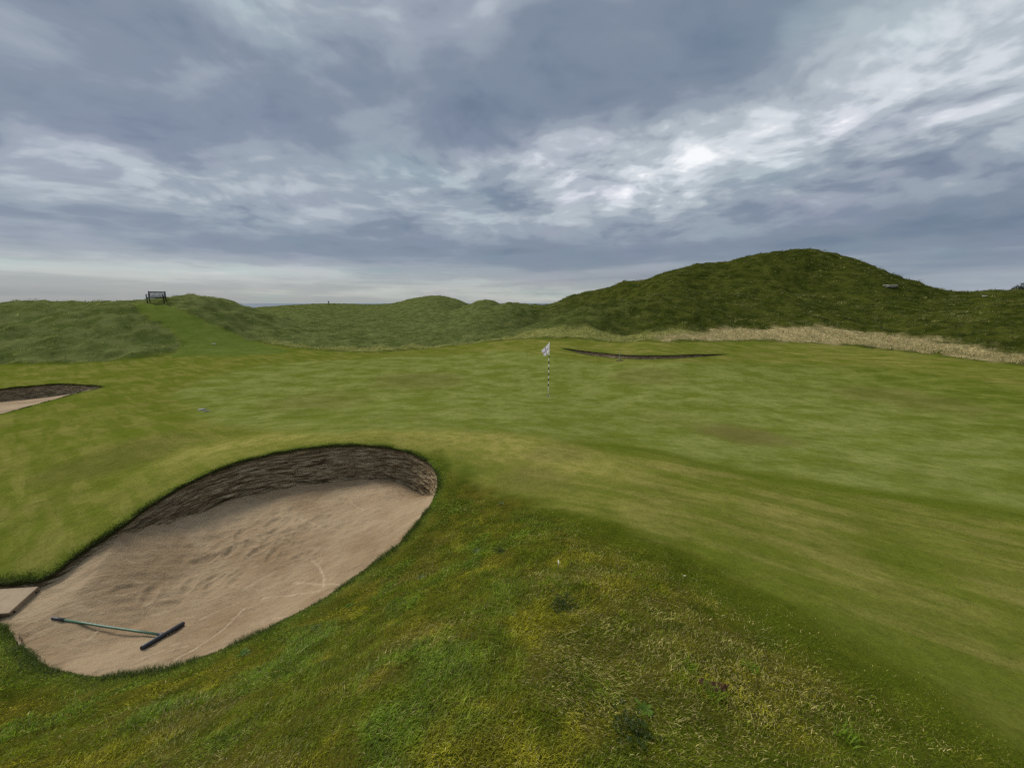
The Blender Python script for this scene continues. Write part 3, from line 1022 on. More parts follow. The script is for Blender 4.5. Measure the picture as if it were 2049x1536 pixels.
_rl = hit([p[0] for p in RIM_LEFT_PX[:7]], [p[1] for p in RIM_LEFT_PX[:7]])
SL = []
for u, v in ((-60, 812), (0, 803), (60, 797), (120, 791), (150, 786.5), (190, 777)):
    yy = np.interp(u, [p[0] for p in RIM_LEFT_PX[:7]], _rl[:, 1]) - 0.12
    x, z = ray(u, v)
    SL.append((x * yy, yy, EYE + z * yy))
for u, v, dr in ((0, 826, 3.75), (60, 811, 3.72), (-80, 838, 3.78), (-150, 835, 3.75), (120, 795, 3.66), (-60, 820, 3.8)):
    x, z = ray(u, v)
    SL.append((x * -dr / z, -dr / z, EYE - dr))
SAND_LEFT = tps_fit(np.array(SL), 0.002)


def sand_left_h(x, y):
    return np.minimum(tps_eval(SAND_LEFT, x, y), base_h(x, y) - 0.09) + 0.015 * fbm(x * 1.5, y * 1.5, 81, 3)


sand_sheet(rim_left, sand_left_h, 0.12)
bunker_wall(rim_left, sand_left_h, 'low dark turf wall of the small bunker at the left edge of the green', np.full(len(rim_left), 0.08), 14, 15)


def sand_back_h(x, y):
    return np.full(np.shape(x), EYE - 3.75) + 0.02 * fbm(x, y, 83, 3)


sand_sheet(rim_back, sand_back_h, 0.12)
bunker_wall(rim_back, sand_back_h, 'dark crescent turf wall of the far bunker behind the flagstick', np.full(len(rim_back), 0.05), 10, 25)


# ================================================================== grass
def blades(name, P_, h, w, lean, az_, col, mat, seg2=True, curl=0.5):
    """Grass blades as one mesh: base points, height, width, lean (sideways reach / height), azimuth, colour."""
    n = len(P_)
    dx, dy = np.sin(az_), np.cos(az_)
    ta = az_ + rng.uniform(-1.2, 1.2, n) + math.pi / 2
    sx_, sy_ = np.sin(ta) * w / 2, np.cos(ta) * w / 2
    up = h / np.sqrt(1 + lean ** 2)
    out = up * lean
    z0 = P_[:, 2] - 0.004
    if seg2:
        V = np.empty((n, 5, 3))
        c1 = curl
        V[:, 0] = np.column_stack((P_[:, 0] - sx_, P_[:, 1] - sy_, z0))
        V[:, 1] = np.column_stack((P_[:, 0] + sx_, P_[:, 1] + sy_, z0))
        mx, my, mz = P_[:, 0] + dx * out * 0.35, P_[:, 1] + dy * out * 0.35, z0 + up * 0.62
        V[:, 2] = np.column_stack((mx + sx_ * 0.75, my + sy_ * 0.75, mz))
        V[:, 3] = np.column_stack((mx - sx_ * 0.75, my - sy_ * 0.75, mz))
        V[:, 4] = np.column_stack((P_[:, 0] + dx * out * (1 + 0.3 * c1), P_[:, 1] + dy * out * (1 + 0.3 * c1), z0 + up * (1 - 0.25 * c1)))
        base = (np.arange(n) * 5)[:, None]
        F = np.concatenate((base + np.array([0, 1, 2, 3]), base + np.array([3, 2, 4])), 1)
        sizes = np.tile(np.array([4, 3]), n)
        cc = np.repeat(col, 5, 0)
    else:
        V = np.empty((n, 3, 3))
        V[:, 0] = np.column_stack((P_[:, 0] - sx_, P_[:, 1] - sy_, z0))
        V[:, 1] = np.column_stack((P_[:, 0] + sx_, P_[:, 1] + sy_, z0))
        V[:, 2] = np.column_stack((P_[:, 0] + dx * out, P_[:, 1] + dy * out, z0 + up))
        F = (np.arange(n * 3)).reshape(n, 3)
        sizes = np.full(n, 3)
        cc = np.repeat(col, 3, 0)
    me = np_mesh(name, V.reshape(-1, 3), F.ravel(), sizes, mat, False)
    add_col(me, 'col', cc)
    return link(bpy.data.objects.new(name, me))


def scatter(n, r0, r1, amin, amax, power=1.0):
    """Points about the photographer, denser near by: density ~ r^-power."""
    a = np.radians(rng.uniform(amin, amax, n))
    u = rng.uniform(0, 1, n)
    e = 2 - power
    r = np.exp(np.log(r0) + u * np.log(r1 / r0)) if abs(e) < 1e-6 else (r0 ** e + u * (r1 ** e - r0 ** e)) ** (1 / e)
    return r * np.sin(a), r * np.cos(a), r


def in_bunker(x, y, margin=0.0):
    b = np.zeros(len(x), bool)
    for rim in RIMS:
        lo, hi = rim.min(0) - 0.5, rim.max(0) + 0.5
        k_ = (x > lo[0]) & (x < hi[0]) & (y > lo[1]) & (y < hi[1])
        if k_.any(): b[k_] |= sdist(rim[::2], x[k_], y[k_]) > -margin
    return b


def lerp(a, b, t):
    return np.asarray(a) * (1 - t[:, None]) + np.asarray(b) * t[:, None]


def rough_grass():
    x, y, r = scatter(640000, 0.75, 7.5, -72, 62, 1.25)
    h0, z = land(x, y)
    p = np.clip(z['rough'] + 0.6 * np.exp(-(ld(rim_near[::2], x, y) / 0.10) ** 2), 0, 1)
    soil = sstep(0.50, 0.72, fbm(x * 1.9 + 5, y * 1.9, 91, 4)) * sstep(0.2, 1.2, x + 0.3)
    k_ = (rng.uniform(0, 1, len(x)) < p * (1 - 0.8 * soil)) & ~in_bunker(x, y, 0.006)
    x, y, r, h0 = x[k_], y[k_], r[k_], h0[k_]
    n = len(x)
    lip = np.exp(-(ld(rim_near[::2], x, y) / 0.16) ** 2)
    # kinds: fine olive turf, lush green clumps, dry straw patches
    lush = sstep(0.02, 0.45, fbm(x * 1.5, y * 1.5, 93, 4)) * sstep(1.2, -0.6, x) + lip
    e_in = sd(z_rough, x, y)
    band = np.exp(-((e_in - 0.25) / 0.28) ** 2) * sstep(-0.4, 0.5, x)
    lush = np.clip(lush, 0, 1)
    dry = sstep(-0.12, 0.42, 0.75 * fbm(x * 1.25 + 3.7, y * 1.25, 95, 5) + 0.5 * np.exp(-(np.hypot(x - 0.55, (y - 1.5) * 0.9) / 0.75) ** 2) - 0.12 + 0.22 * sstep(-0.4, 1.0, x) - 0.15 * sstep(1.6, 3.2, y - 0.4 * x)) * (1 - lush) * (1 - band)
    yel = sstep(0.0, 0.5, fbm(x * 2.2 + 8, y * 2.2, 97, 4))
    v = rng.uniform(0, 1, n)
    col = lerp((0.185, 0.225, 0.011), (0.385, 0.350, 0.024), yel)
    col = col * (1 - lush[:, None]) + lerp((0.100, 0.172, 0.008), (0.240, 0.315, 0.034), v) * lush[:, None]
    col = col * (1 - 0.75 * band[:, None]) + 0.75 * band[:, None] * lerp((0.070, 0.105, 0.006), (0.130, 0.160, 0.012), v)
    pick = rng.uniform(0, 1, n) < (0.06 + 0.46 * dry)
    straw = lerp((0.28, 0.225, 0.055), (0.62, 0.54, 0.22), rng.uniform(0, 1, n) ** 1.3)
    col = np.where(pick[:, None], straw, col)
    brown = rng.uniform(0, 1, n) < 0.05 + 0.14 * dry
    col = np.where(brown[:, None], np.array((0.085, 0.055, 0.014)), col)
    clump = 0.80 + 0.40 * sstep(-0.5, 0.5, fbm(x * 5.5, y * 5.5, 98, 3))
    col = col * rng.uniform(0.40, 1.45, (n, 1)) * clump[:, None]
    edge_f = 0.35 + 0.65 * sstep(-0.1, 1.0, e_in)
    h = rng.uniform(0.014, 0.044, n) * (0.7 + 0.3 * clump) * (1 + 0.55 * lush + 0.35 * lip) * (1 - 0.25 * dry) * edge_f
    long_ = rng.uniform(0, 1, n) < 0.025
    h = np.where(long_, h * 1.7, h)
    w = rng.uniform(0.0014, 0.0032, n) * (1 + 0.35 * lush) * np.maximum(1.0, r / 2.4)
    lean = rng.uniform(0.25, 1.9, n) * (1 + 0.6 * dry)
    az_ = rng.uniform(0, 2 * math.pi, n) * 0.72 + 2.2 * gnoise(x * 1.3, y * 1.3, 99)
    o = blades('rough_grass', np.column_stack((x, y, h0)), h, w, lean, az_, col, M_BLADE)
    tag(o, kind='stuff')


def mown_grass():
    x, y, r = scatter(520000, 1.0, 13.0, -66, 64, 1.35)
    h0, z = land(x, y)
    k_ = (rng.uniform(0, 1, len(x)) < (1 - z['rough'])) & ~in_bunker(x, y, 0.01)
    x, y, r, h0 = x[k_], y[k_], r[k_], h0[k_]
    gz = z['green'][k_]
    n = len(x)
    along, across = x * 0.80 - y * 0.60, x * 0.60 + y * 0.80
    yel = sstep(-0.35, 0.45, fbm(x * 0.8 + 2, y * 0.8, 103, 5) + 0.5 * fbm(along * 0.5, across * 2.6, 105, 3))
    col = lerp((0.082, 0.102, 0.008), (0.205, 0.172, 0.036), yel * 0.75 + 0.25 * rng.uniform(0, 1, n))
    rdg = z['ridge'][k_] * 0.7
    col = col * (1 - rdg[:, None]) + rdg[:, None] * lerp((0.140, 0.145, 0.030), (0.235, 0.20, 0.060), rng.uniform(0, 1, n))
    col = col * (1 - 0.7 * gz[:, None]) + 0.7 * gz[:, None] * lerp((0.086, 0.106, 0.013), (0.155, 0.165, 0.042), rng.uniform(0, 1, n))
    fr = z['fringe'][k_] * 0.7
    col = col * (1 - fr[:, None]) + fr[:, None] * np.array((0.065, 0.085, 0.007))
    wn = z['worn'][k_] * 0.7
    col = col * (1 - wn[:, None]) + wn[:, None] * np.array((0.110, 0.090, 0.026))
    pick = rng.uniform(0, 1, n) < 0.10 * (1 - gz)
    col = np.where(pick[:, None], np.array((0.30, 0.26, 0.12)), col) * rng.uniform(0.75, 1.25, (n, 1))
    lip = 0.8 * np.exp(-(ld(rim_near[::2], x, y) / 0.12) ** 2)
    col = col * (1 - lip[:, None]) + lip[:, None] * lerp((0.055, 0.095, 0.012), (0.105, 0.145, 0.030), rng.uniform(0, 1, n))
    h = rng.uniform(0.006, 0.014, n) * (1 - 0.35 * gz) * (1 + 1.3 * lip)
    w = rng.uniform(0.0018, 0.0034, n) * np.maximum(1.0, r / 2.2)
    o = blades('mown_grass', np.column_stack((x, y, h0)), h, w, rng.uniform(0.3, 1.8, n), rng.uniform(0, 2 * math.pi, n), col, M_BLADE, False)
    tag(o, kind='stuff')


LIPT = hit([165], [1098])[0]


def lip_grass():
    """Longer blades hanging over the edges of the bunkers."""
    PP, HH, WW, AA, CC = [], [], [], [], []
    for rim, n, hs in ((rim_near, 30000, 1.0), (rim_left, 7000, 1.1), (rim_back, 2200, 0.7)):
        inn = rim_normals(rim)
        i = rng.integers(0, len(rim), n)
        t = rng.uniform(0, 1, n)
        j = (i + 1) % len(rim)
        off = rng.exponential(0.035, n)
        p = rim[i] * (1 - t)[:, None] + rim[j] * t[:, None] - inn[i] * off[:, None]
        h0 = land_h(p[:, 0], p[:, 1])
        PP.append(np.column_stack((p, h0 - 0.003)))
        patch = sstep(-0.4, 0.4, fbm(p[:, 0] * 2.2, p[:, 1] * 2.2, 111, 3))
        tuft = np.exp(-(np.hypot(p[:, 0] - LIPT[0], p[:, 1] - LIPT[1]) / 0.7) ** 2)
        HH.append(rng.uniform(0.012, 0.042, n) * hs * (0.45 + 0.75 * patch) * (1 + 1.3 * tuft) * np.where(inn[i, 1] > 0.2, 1.55, 1.0))
        rr = np.hypot(p[:, 0], p[:, 1])
        WW.append(rng.uniform(0.002, 0.004, n) * np.maximum(1, rr / 3.5))
        AA.append(np.arctan2(inn[i, 0], inn[i, 1]) + rng.normal(0, 0.9, n))
        CC.append(lerp((0.048, 0.075, 0.010), (0.115, 0.140, 0.030), rng.uniform(0, 1, n)) * rng.uniform(0.6, 1.2, (n, 1)))
    P_, h, w, a, c = (np.concatenate(v) for v in (PP, HH, WW, AA, CC))
    tag(blades('bunker_edge_grass', P_, h, w, rng.uniform(0.3, 1.8, len(h)), a, c, M_BLADE), kind='stuff')


def dune_grass():
    nt = 80000
    x, y, r = scatter(nt, 20, 175, -62, 62, 1.75)
    h0, z = land(x, y)
    dens = z['dune'] * (1 - 0.93 * z['straw']) * (1 - 0.75 * z['pale'])
    clump = sstep(-0.55, 0.25, fbm(x * 0.5, y * 0.5, 121, 4))
    k_ = rng.uniform(0, 1, nt) < dens * (0.35 + 0.65 * clump)
    x, y, r, h0 = x[k_], y[k_], r[k_], h0[k_]
    nt = len(x)
    east = sstep(-8, 16, x)  # tufts greyer left, darker right; part of this is painted lens veil
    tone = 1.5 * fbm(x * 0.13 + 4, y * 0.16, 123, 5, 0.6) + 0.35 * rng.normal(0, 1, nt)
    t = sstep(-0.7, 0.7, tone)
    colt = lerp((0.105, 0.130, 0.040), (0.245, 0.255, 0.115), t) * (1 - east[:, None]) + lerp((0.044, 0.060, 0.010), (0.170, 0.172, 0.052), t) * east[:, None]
    pale = rng.uniform(0, 1, nt) < 0.06 + 0.12 * sstep(40, 90, r)
    foot = sstep(-1.0, 1.2, sd(z_foot, x, y, 4.0)) * 0.6
    colt = colt * (1 - foot[:, None]) + foot[:, None] * lerp((0.078, 0.105, 0.018), (0.205, 0.215, 0.070), t)
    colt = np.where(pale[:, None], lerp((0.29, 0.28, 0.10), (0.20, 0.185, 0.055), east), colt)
    colt = colt * rng.uniform(0.50, 1.50, (nt, 1)) * (0.70 + 0.60 * sstep(-0.45, 0.45, fbm(x * 0.9, y * 0.9, 125, 3)))[:, None]
    K = 9
    idx = np.repeat(np.arange(nt), K)
    n = len(idx)
    spread = rng.uniform(0, 0.22, n) * np.sqrt(r[idx] / 30)
    a = rng.uniform(0, 2 * math.pi, n)
    px, py = x[idx] + np.sin(a) * spread, y[idx] + np.cos(a) * spread
    hh = np.repeat(rng.uniform(0.16, 0.42, nt) * (0.75 + 0.25 * east), K) * rng.uniform(0.5, 1.1, n)
    w = rng.uniform(0.009, 0.020, n) * np.maximum(1.0, r[idx] / 34) * (0.75 + 0.25 * east[idx])
    col = colt[idx] * rng.uniform(0.6, 1.35, (n, 1))
    # combed over by the wind from the sea
    wind = 1.2 + 0.9 * gnoise(px * 0.2, py * 0.2, 127)
    az_ = np.where(rng.uniform(0, 1, n) < 0.65, wind + rng.normal(0, 0.5, n), a)
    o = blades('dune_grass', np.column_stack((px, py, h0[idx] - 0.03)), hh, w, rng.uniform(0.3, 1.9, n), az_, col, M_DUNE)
    tag(o, kind='stuff')


def straw_grass():
    x, y, r = scatter(260000, 17, 45, -40, 60, 1.2)
    h0, z = land(x, y)
    k_ = rng.uniform(0, 1, len(x)) < np.maximum(z['straw'] * 0.9, z['pale'] * 0.5)
    x, y, r, h0, s = x[k_], y[k_], r[k_], h0[k_], z['straw'][k_]
    n = len(x)
    t = rng.uniform(0, 1, n)
    col = lerp((0.20, 0.160, 0.065), (0.48, 0.40, 0.205), t)
    gcol = lerp((0.10, 0.13, 0.030), (0.25, 0.25, 0.09), rng.uniform(0, 1, n))
    pk = rng.uniform(0, 1, n) < np.clip(1 - s, 0.12, 1)
    col = np.where(pk[:, None], gcol, col)
    h = rng.uniform(0.10, 0.42, n)
    w = rng.uniform(0.008, 0.020, n) * np.maximum(1.0, r / 24)
    o = blades('cut_straw', np.column_stack((x, y, h0)), h, w, np.where(rng.uniform(0, 1, n) < 0.22, rng.uniform(0.3, 1.2, n), rng.uniform(1.5, 6.0, n)), rng.uniform(0, 2 * math.pi, n), col * rng.uniform(0.55, 1.15, (n, 1)), M_DUNE, False)
    tag(o, kind='stuff')


rough_grass()
mown_grass()
lip_grass()
dune_grass()
straw_grass()


# ================================================================== things
def land_pt(u, v):
    p = hit([u], [v])[0]
    p[2] = land_h(p[:1], p[1:2])[0]
    return Vector(p)


def sand_pt(u, v):
    p = hit([u], [v], hfun=sand_near_h, ymin=1.5)[0]
    dh, _ = sand_detail(p[:1], p[1:2])
    p[2] += dh[0]
    return Vector(p)


# ---- flagstick standing in the hole
def cloth(name, c):
    """Thin nylon: lets light through from behind."""
    m_, q = new_mat(name)
    pos = q.node('ShaderNodeTexCoord').outputs['Object']
    col = q.mix(q.noise(pos, 14.0, 3, 0.6), tuple(v * 0.93 for v in c), c)
    a = q.node('ShaderNodeMixShader', {0: 0.5, 1: q.node('ShaderNodeBsdfDiffuse', {'Color': col}).outputs[0],
                                       2: q.node('ShaderNodeBsdfTranslucent', {'Color': col}).outputs[0]})
    q.l.new(a.outputs[0], q.node('ShaderNodeOutputMaterial').inputs['Surface'])
    return m_


def flagstick():
    from mathutils import Matrix
    p = land_pt(1097, 792.5)
    hole = empty('golf_hole', p)
    tag(hole, 'small round hole cut in the green at the foot of the flagstick', 'golf hole')
    m_cup = plain('cup_white', (0.55, 0.55, 0.52), 0.5)
    m_dark = plain('cup_dark', (0.030, 0.022, 0.014), 0.9)
    bm = bmesh.new()
    rings = []
    for r, z in ((0.060, 0.0075), (0.054, 0.009), (0.054, -0.02), (0.052, -0.10)):
        rings.append([bm.verts.new((r * math.cos(2 * math.pi * j / 28), r * math.sin(2 * math.pi * j / 28), z)) for j in range(28)])
    for i in range(3):
        for j in range(28):
            bm.faces.new((rings[i][j], rings[i][(j + 1) % 28], rings[i + 1][(j + 1) % 28], rings[i + 1][j]))
    bm_obj('cup_liner', bm, m_cup, hole, True)
    bm = bmesh.new()
    bmesh.ops.create_circle(bm, cap_ends=True, radius=0.0535, segments=28, matrix=Matrix.Translation((0, 0, 0.0065)))  # dark disc just under the rim paints the shade inside the hole
    bm_obj('hole_shade', bm, m_dark, hole)

    st = empty('flagstick', p)
    tag(st, 'white flagstick with black bands and a drooping white flag on the green', 'flagstick')
    m_white = plain('pole_white', (0.80, 0.78, 0.62), 0.35, 0.04, 30, 0.5)
    m_black = plain('pole_black', (0.022, 0.020, 0.018), 0.4, 0.1, 30, 0.5)
    H = 2.13
    # white foot, six black bands between white ones, long white top behind the flag
    zs = [0.006, 0.40, 0.50, 0.615, 0.725, 0.835, 0.945, 1.06, 1.17, 1.29, 1.41, 1.53, 1.63, H - 0.01, H]
    bands = [0, 1, 0, 1, 0, 1, 0, 1, 0, 1, 0, 1, 0, 0]
    bm = bmesh.new()
    bm_tube(bm, [(0, 0, z) for z in zs], [0.017] * (len(zs) - 2) + [0.016, 0.009], 14, bands)
    bm_obj('pole', bm, [m_white, m_black], st)
    bm = bmesh.new()
    bm_tube(bm, [(0, 0, 0.004), (0, 0, 0.05), (0, 0, 0.052)], [0.020, 0.020, 0.014], 14)
    bm_obj('ferrule', bm, m_black, st)
    # the flag: hoist along the pole, the fly hanging down to the left
    m_cloth = cloth('flag_white', (0.94, 0.90, 0.92))
    m_cross = cloth('flag_cross', (0.26, 0.018, 0.070))
    nu, nv = 34, 26
    bm = bmesh.new()
    A, B = Vector((0, 0, H - 0.03)), Vector((0, 0, H - 0.37))            # hoist, top and bottom
    C_, D_ = Vector((-0.30, -0.06, H - 0.30)), Vector((-0.165, -0.10, H - 0.535))   # fly, top and bottom
    gr = []
    for i in range(nu + 1):
        a = i / nu
        row_ = []
        for j in range(nv + 1):
            b = j / nv
            q_ = (A * (1 - a) + C_ * a) * (1 - b) + (B * (1 - a) + D_ * a) * b
            q_ = q_ + Vector((0, 0.032 * a * math.sin(5.2 * a + 2.5 * b) - 0.02 * math.sin(math.pi * a), -0.018 * math.sin(math.pi * a)))
            row_.append(bm.verts.new(q_))
        gr.append(row_)
    for i in range(nu):
        for j in range(nv):
            f = bm.faces.new((gr[i][j], gr[i + 1][j], gr[i + 1][j + 1], gr[i][j + 1]))
            f.smooth = True
            a, b = (i + 0.5) / nu, (j + 0.5) / nv
            f.material_index = 1 if (abs(a - 0.50) < 0.034 or abs(b - 0.50) < 0.042) and 0.04 < a else 0
    fl = bm_obj('flag', bm, [m_cloth, m_cross], st)
    fl.location = (-0.012, 0, 0)
    md = fl.modifiers.new('thickness', 'SOLIDIFY')
    md.thickness = 0.002


flagstick()

# ---- rakes
M_GREEN_TUBE = plain('green_tube', (0.050, 0.105, 0.058), 0.45, 0.30, 25, 0.4)
M_BLACK_PL = plain('black_plastic', (0.020, 0.021, 0.026), 0.5, 0.3, 30, 0.4)


def make_rake(name, label, head0, head1, tip, zoff=0.0):
    """A bunker rake lying on the ground: head from head0 to head1, handle to tip (world points)."""
    h0, h1, tp = Vector(head0), Vector(head1), Vector(tip)
    o = (h0 + h1) / 2
    root = empty(name, o)
    tag(root, label, 'rake', 'bunker rakes')
    h0, h1, tp = h0 - o, h1 - o, tp - o
    ax = (h1 - h0).normalized()
    L = (h1 - h0).length
    d_ = tp.normalized()
    up = Vector((0, 0, 1))
    bm = bmesh.new()
    z_ = Vector((0, 0, 0.020))
    bm_tube(bm, [h0 + z_, h0 + ax * 0.01 + z_, h1 - ax * 0.01 + z_, h1 + z_], [0.018, 0.024, 0.024, 0.018], 12)
    bm_obj('head', bm, M_BLACK_PL, root)
    bm = bmesh.new()
    n = max(10, int(L / 0.036))
    fwd = Vector((d_.x, d_.y, 0)).normalized()
    for i in range(n):
        c = h0 + ax * (L * (i + 0.5) / n) + z_
        bm_tube(bm, [c, c + fwd * 0.004 - up * 0.03, c + fwd * 0.006 - up * 0.055], [0.008, 0.007, 0.003], 6)
    bm_obj('tine_row', bm, M_BLACK_PL, root, True)
    bm = bmesh.new()
    end = tp + Vector((0, 0, 0.016))
    st = z_ + d_ * 0.01
    grip = end - (end - st).normalized() * 0.16
    mid_ = (st + end) / 2 - Vector((0, 0, 0.006))
    bm_tube(bm, [st, st.lerp(mid_, 0.5), mid_, mid_.lerp(grip, 0.5), grip], 0.0125, 12)
    bm_obj('handle', bm, M_GREEN_TUBE, root)
    bm = bmesh.new()
    bm_tube(bm, [grip, grip.lerp(end, 0.95), end], [0.0155, 0.0155, 0.011], 12)
    bm_obj('grip', bm, M_BLACK_PL, root)
    bm = bmesh.new()
    bm_tube(bm, [z_ - d_ * 0.016, z_ + d_ * 0.03, z_ + d_ * 0.07], [0.021, 0.021, 0.0145], 12)
    bm_obj('socket', bm, M_BLACK_PL, root)
    return root


make_rake('bunker_rake', 'green handled rake with a black head lying on the sand of the near bunker',
          sand_pt(284, 1302), sand_pt(368, 1249), sand_pt(104, 1236))
# second rake: head on the turf in front of the far bunker, handle laid across the hollow to the bank
_a, _b = land_pt(1233, 722), land_pt(1247, 721.5)
_c = _a.lerp(_b, 0.75)
make_rake('bunker_rake', 'small distant rake with its handle laid up across the far dark crescent bunker', _a, _b,
          (_c.x + 0.35, _c.y + 1.75, land_h(np.array([_c.x + 0.35]), np.array([_c.y + 1.75]))[0] + 0.18))


# ---- timber step at the left end of the near bunker
def sand_step():
    p1, p2 = sand_pt(78, 1184), sand_pt(26, 1231)
    e = (p2 - p1)
    L = Vector((e.x, e.y, 0)).length
    root = empty('timber_step', p1, rot=(0, -math.atan2(e.z, L), math.atan2(e.y, e.x)))
    tag(root, 'sand covered timber step at the left end of the near bunker', 'step')
    m_w = plain('sandy_timber', (0.27, 0.20, 0.13), 0.9, 0.40, 7, 0.1, bmp=0.01)
    m_d = plain('darker_timber', (0.21, 0.15, 0.095), 0.9, 0.35, 25, 0.1, bmp=0.01)  # side boards in a darker tone than the tread
    dz = p2.z - p1.z
    bm = bmesh.new()
    bm_box(bm, (L / 2, -0.47, 0.048), (L + 0.05, 0.94, 0.030), None, 0.008)
    bm_obj('tread', bm, m_w, root)
    bm = bmesh.new()
    bm_box(bm, (L / 2, -0.016, -0.015), (L - 0.06, 0.03, 0.095), None, 0.004)
    bm_obj('riser', bm, m_w, root)
    for x in (-0.005, L + 0.005):
        bm = bmesh.new()
        bm_box(bm, (x, -0.46, -0.015), (0.035, 0.91, 0.095), None, 0.004)
        bm_obj('side_board', bm, m_d, root)


sand_step()


# ---- bench on the left hand dune
def bench():
    p = land_pt(314, 603)
    yy = p.y
    root = empty('bench', p + Vector((0, 0, 0.06)), R(24))
    tag(root, 'dark slatted wooden bench standing on the dune crest above the mown path', 'bench')
    m_b = plain('dark_timber', (0.030, 0.034, 0.036), 0.7, 0.3, 14, 0.2)
    W, D = 1.18, 0.5
    bm = bmesh.new()
    for i in range(5):
        bm_box(bm, (0, -D / 2 + 0.06 + i * 0.095, 0.44), (W - 0.10, 0.075, 0.026), None, 0.004)
    bm_box(bm, (0, -D / 2 + 0.03, 0.395), (W - 0.10, 0.03, 0.07), None, 0.003)
    bm_box(bm, (0, D / 2 - 0.05, 0.395), (W - 0.10, 0.03, 0.07), None, 0.003)
    bm_obj('seat', bm, m_b, root)
    from mathutils import Matrix
    tilt = Matrix.Rotation(R(-12), 4, 'X')
    bm = bmesh.new()
    for i in range(13):
        bm_box(bm, (-W / 2 + 0.10 + i * (W - 0.20) / 12, D / 2 + 0.035, 0.68), (0.042, 0.020, 0.36), tilt, 0.003)
    bm_obj('backrest', bm, m_b, root)
    bm = bmesh.new()
    bm_box(bm, (0, D / 2 + 0.075, 0.875), (W - 0.06, 0.035, 0.085), tilt, 0.006)
    bm_obj('top_rail', bm, m_b, root)
    bm = bmesh.new()
    bm_box(bm, (0, D / 2 + 0.0, 0.505), (W - 0.09, 0.03, 0.05), tilt, 0.004)
    bm_obj('lower_rail', bm, m_b, root)
    for sgn in (-1, 1):
        x = sgn * (W / 2 - 0.035)
        bm = bmesh.new()
        bm_tube(bm, [(x, D / 2 + 0.06, -0.06), (x, D / 2 - 0.02, 0.42), (x, D / 2 + 0.03, 0.66), (x, D / 2 + 0.095, 0.95)], [0.042, 0.042, 0.040, 0.036], 8)
        bm_obj('back_leg', bm, m_b, root)
        bm = bmesh.new()
        bm_tube(bm, [(x, -D / 2, -0.06), (x, -D / 2, 0.40), (x, -D / 2, 0.64)], [0.042, 0.042, 0.038], 8)
        bm_obj('front_leg', bm, m_b, root)
        bm = bmesh.new()
        bm_box(bm, (x, -0.02, 0.655), (0.07, D + 0.06, 0.035), None, 0.006)
        bm_obj('arm', bm, m_b, root)
        bm = bmesh.new()
        bm_box(bm, (x, 0, 0.40), (0.035, D - 0.04, 0.06), None, 0.004)
        bm_obj('side_rail', bm, m_b, root)


bench()


# ---- small caps set in the turf beside the green
def turf_cap(u, v, name, label, r, col, tilt):
    p = land_pt(u, v)
    root = empty(name, p)
    tag(root, label, 'turf cap', 'sprinkler caps left of the green')
    m_l = plain('cap_lid', col, 0.6, 0.2, 25, 0.3)
    bm = bmesh.new()
    n = 24
    prof = [(r * 1.30, 0.004), (r * 1.22, 0.016), (r * 1.06, 0.014), (r * 1.03, -0.03)]
    rings = [[bm.verts.new((q_ * math.cos(2 * math.pi * j / n), q_ * math.sin(2 * math.pi * j / n), z)) for j in range(n)] for q_, z in prof]
    for i in range(len(rings) - 1):
        for j in range(n):
            bm.faces.new((rings[i][j], rings[i][(j + 1) % n], rings[i + 1][(j + 1) % n], rings[i + 1][j]))
    bm_obj('rim', bm, M_BLACK_PL, root, True)
    bm = bmesh.new()
    prof = [(r, -0.02), (r, 0.018), (r * 0.9, 0.026), (r * 0.25, 0.030)]
    rings = [[bm.verts.new((q_ * math.cos(2 * math.pi * j / n), q_ * math.sin(2 * math.pi * j / n), z - tilt * q_ * math.sin(2 * math.pi * j / n) * -1)) for j in range(n)] for q_, z in prof]
    for i in range(len(rings) - 1):
        for j in range(n):
            bm.faces.new((rings[i][j], rings[i][(j + 1) % n], rings[i + 1][(j + 1) % n], rings[i + 1][j]))
    bm.faces.new(rings[-1])
    bm_obj('lid', bm, m_l, root)


turf_cap(404.5, 819.5, 'sprinkler_cap', 'larger pale grey sprinkler cap in the lawn behind the near bunker', 0.095, (0.36, 0.36, 0.30), -0.25)
turf_cap(412.5, 823, 'sprinkler_cap', 'smaller dark green sprinkler cap in the lawn behind the near bunker', 0.075, (0.13, 0.14, 0.08), -0.2)


# ---- marker on the path, post on the far dune, bare sand on the hill
def path_marker():
    p = land_pt(428, 690)
    root = empty('path_marker', p, R(8))
    tag(root, 'low white marker board at the foot of the mown path', 'marker')
    m_w = plain('marker_white', (0.42, 0.41, 0.32), 0.6, 0.1)
    bm = bmesh.new()
    bm_box(bm, (0, 0, 0.075), (0.26, 0.05, 0.05), None, 0.012)
    bm_obj('board', bm, m_w, root)
    for x in (-0.09, 0.09):
        bm = bmesh.new()
        bm_tube(bm, [(x, 0, -0.05), (x, 0, 0.05)], 0.014, 8)
        bm_obj('peg', bm, m_w, root)


path_marker()


def far_post():
    p = land_pt(658, 609.5)
    root = empty('marker_post', p)
    tag(root, 'tiny lone wooden post on the crest of the far dune by the sea', 'post')
    m_w = plain('weathered_wood', (0.14, 0.10, 0.07), 0.85, 0.3)
    bm = bmesh.new()
    bm_tube(bm, [(0, 0, -0.3), (0, 0, 0.9), (0, 0, 0.98)], [0.14, 0.13, 0.10], 8)
    bm_obj('post', bm, m_w, root)
    bm = bmesh.new()
    bm_box(bm, (0, -0.02, 0.80), (0.42, 0.09, 0.22), None, 0.02)
    bm_obj('cap_board', bm, m_w, root)


far_post()


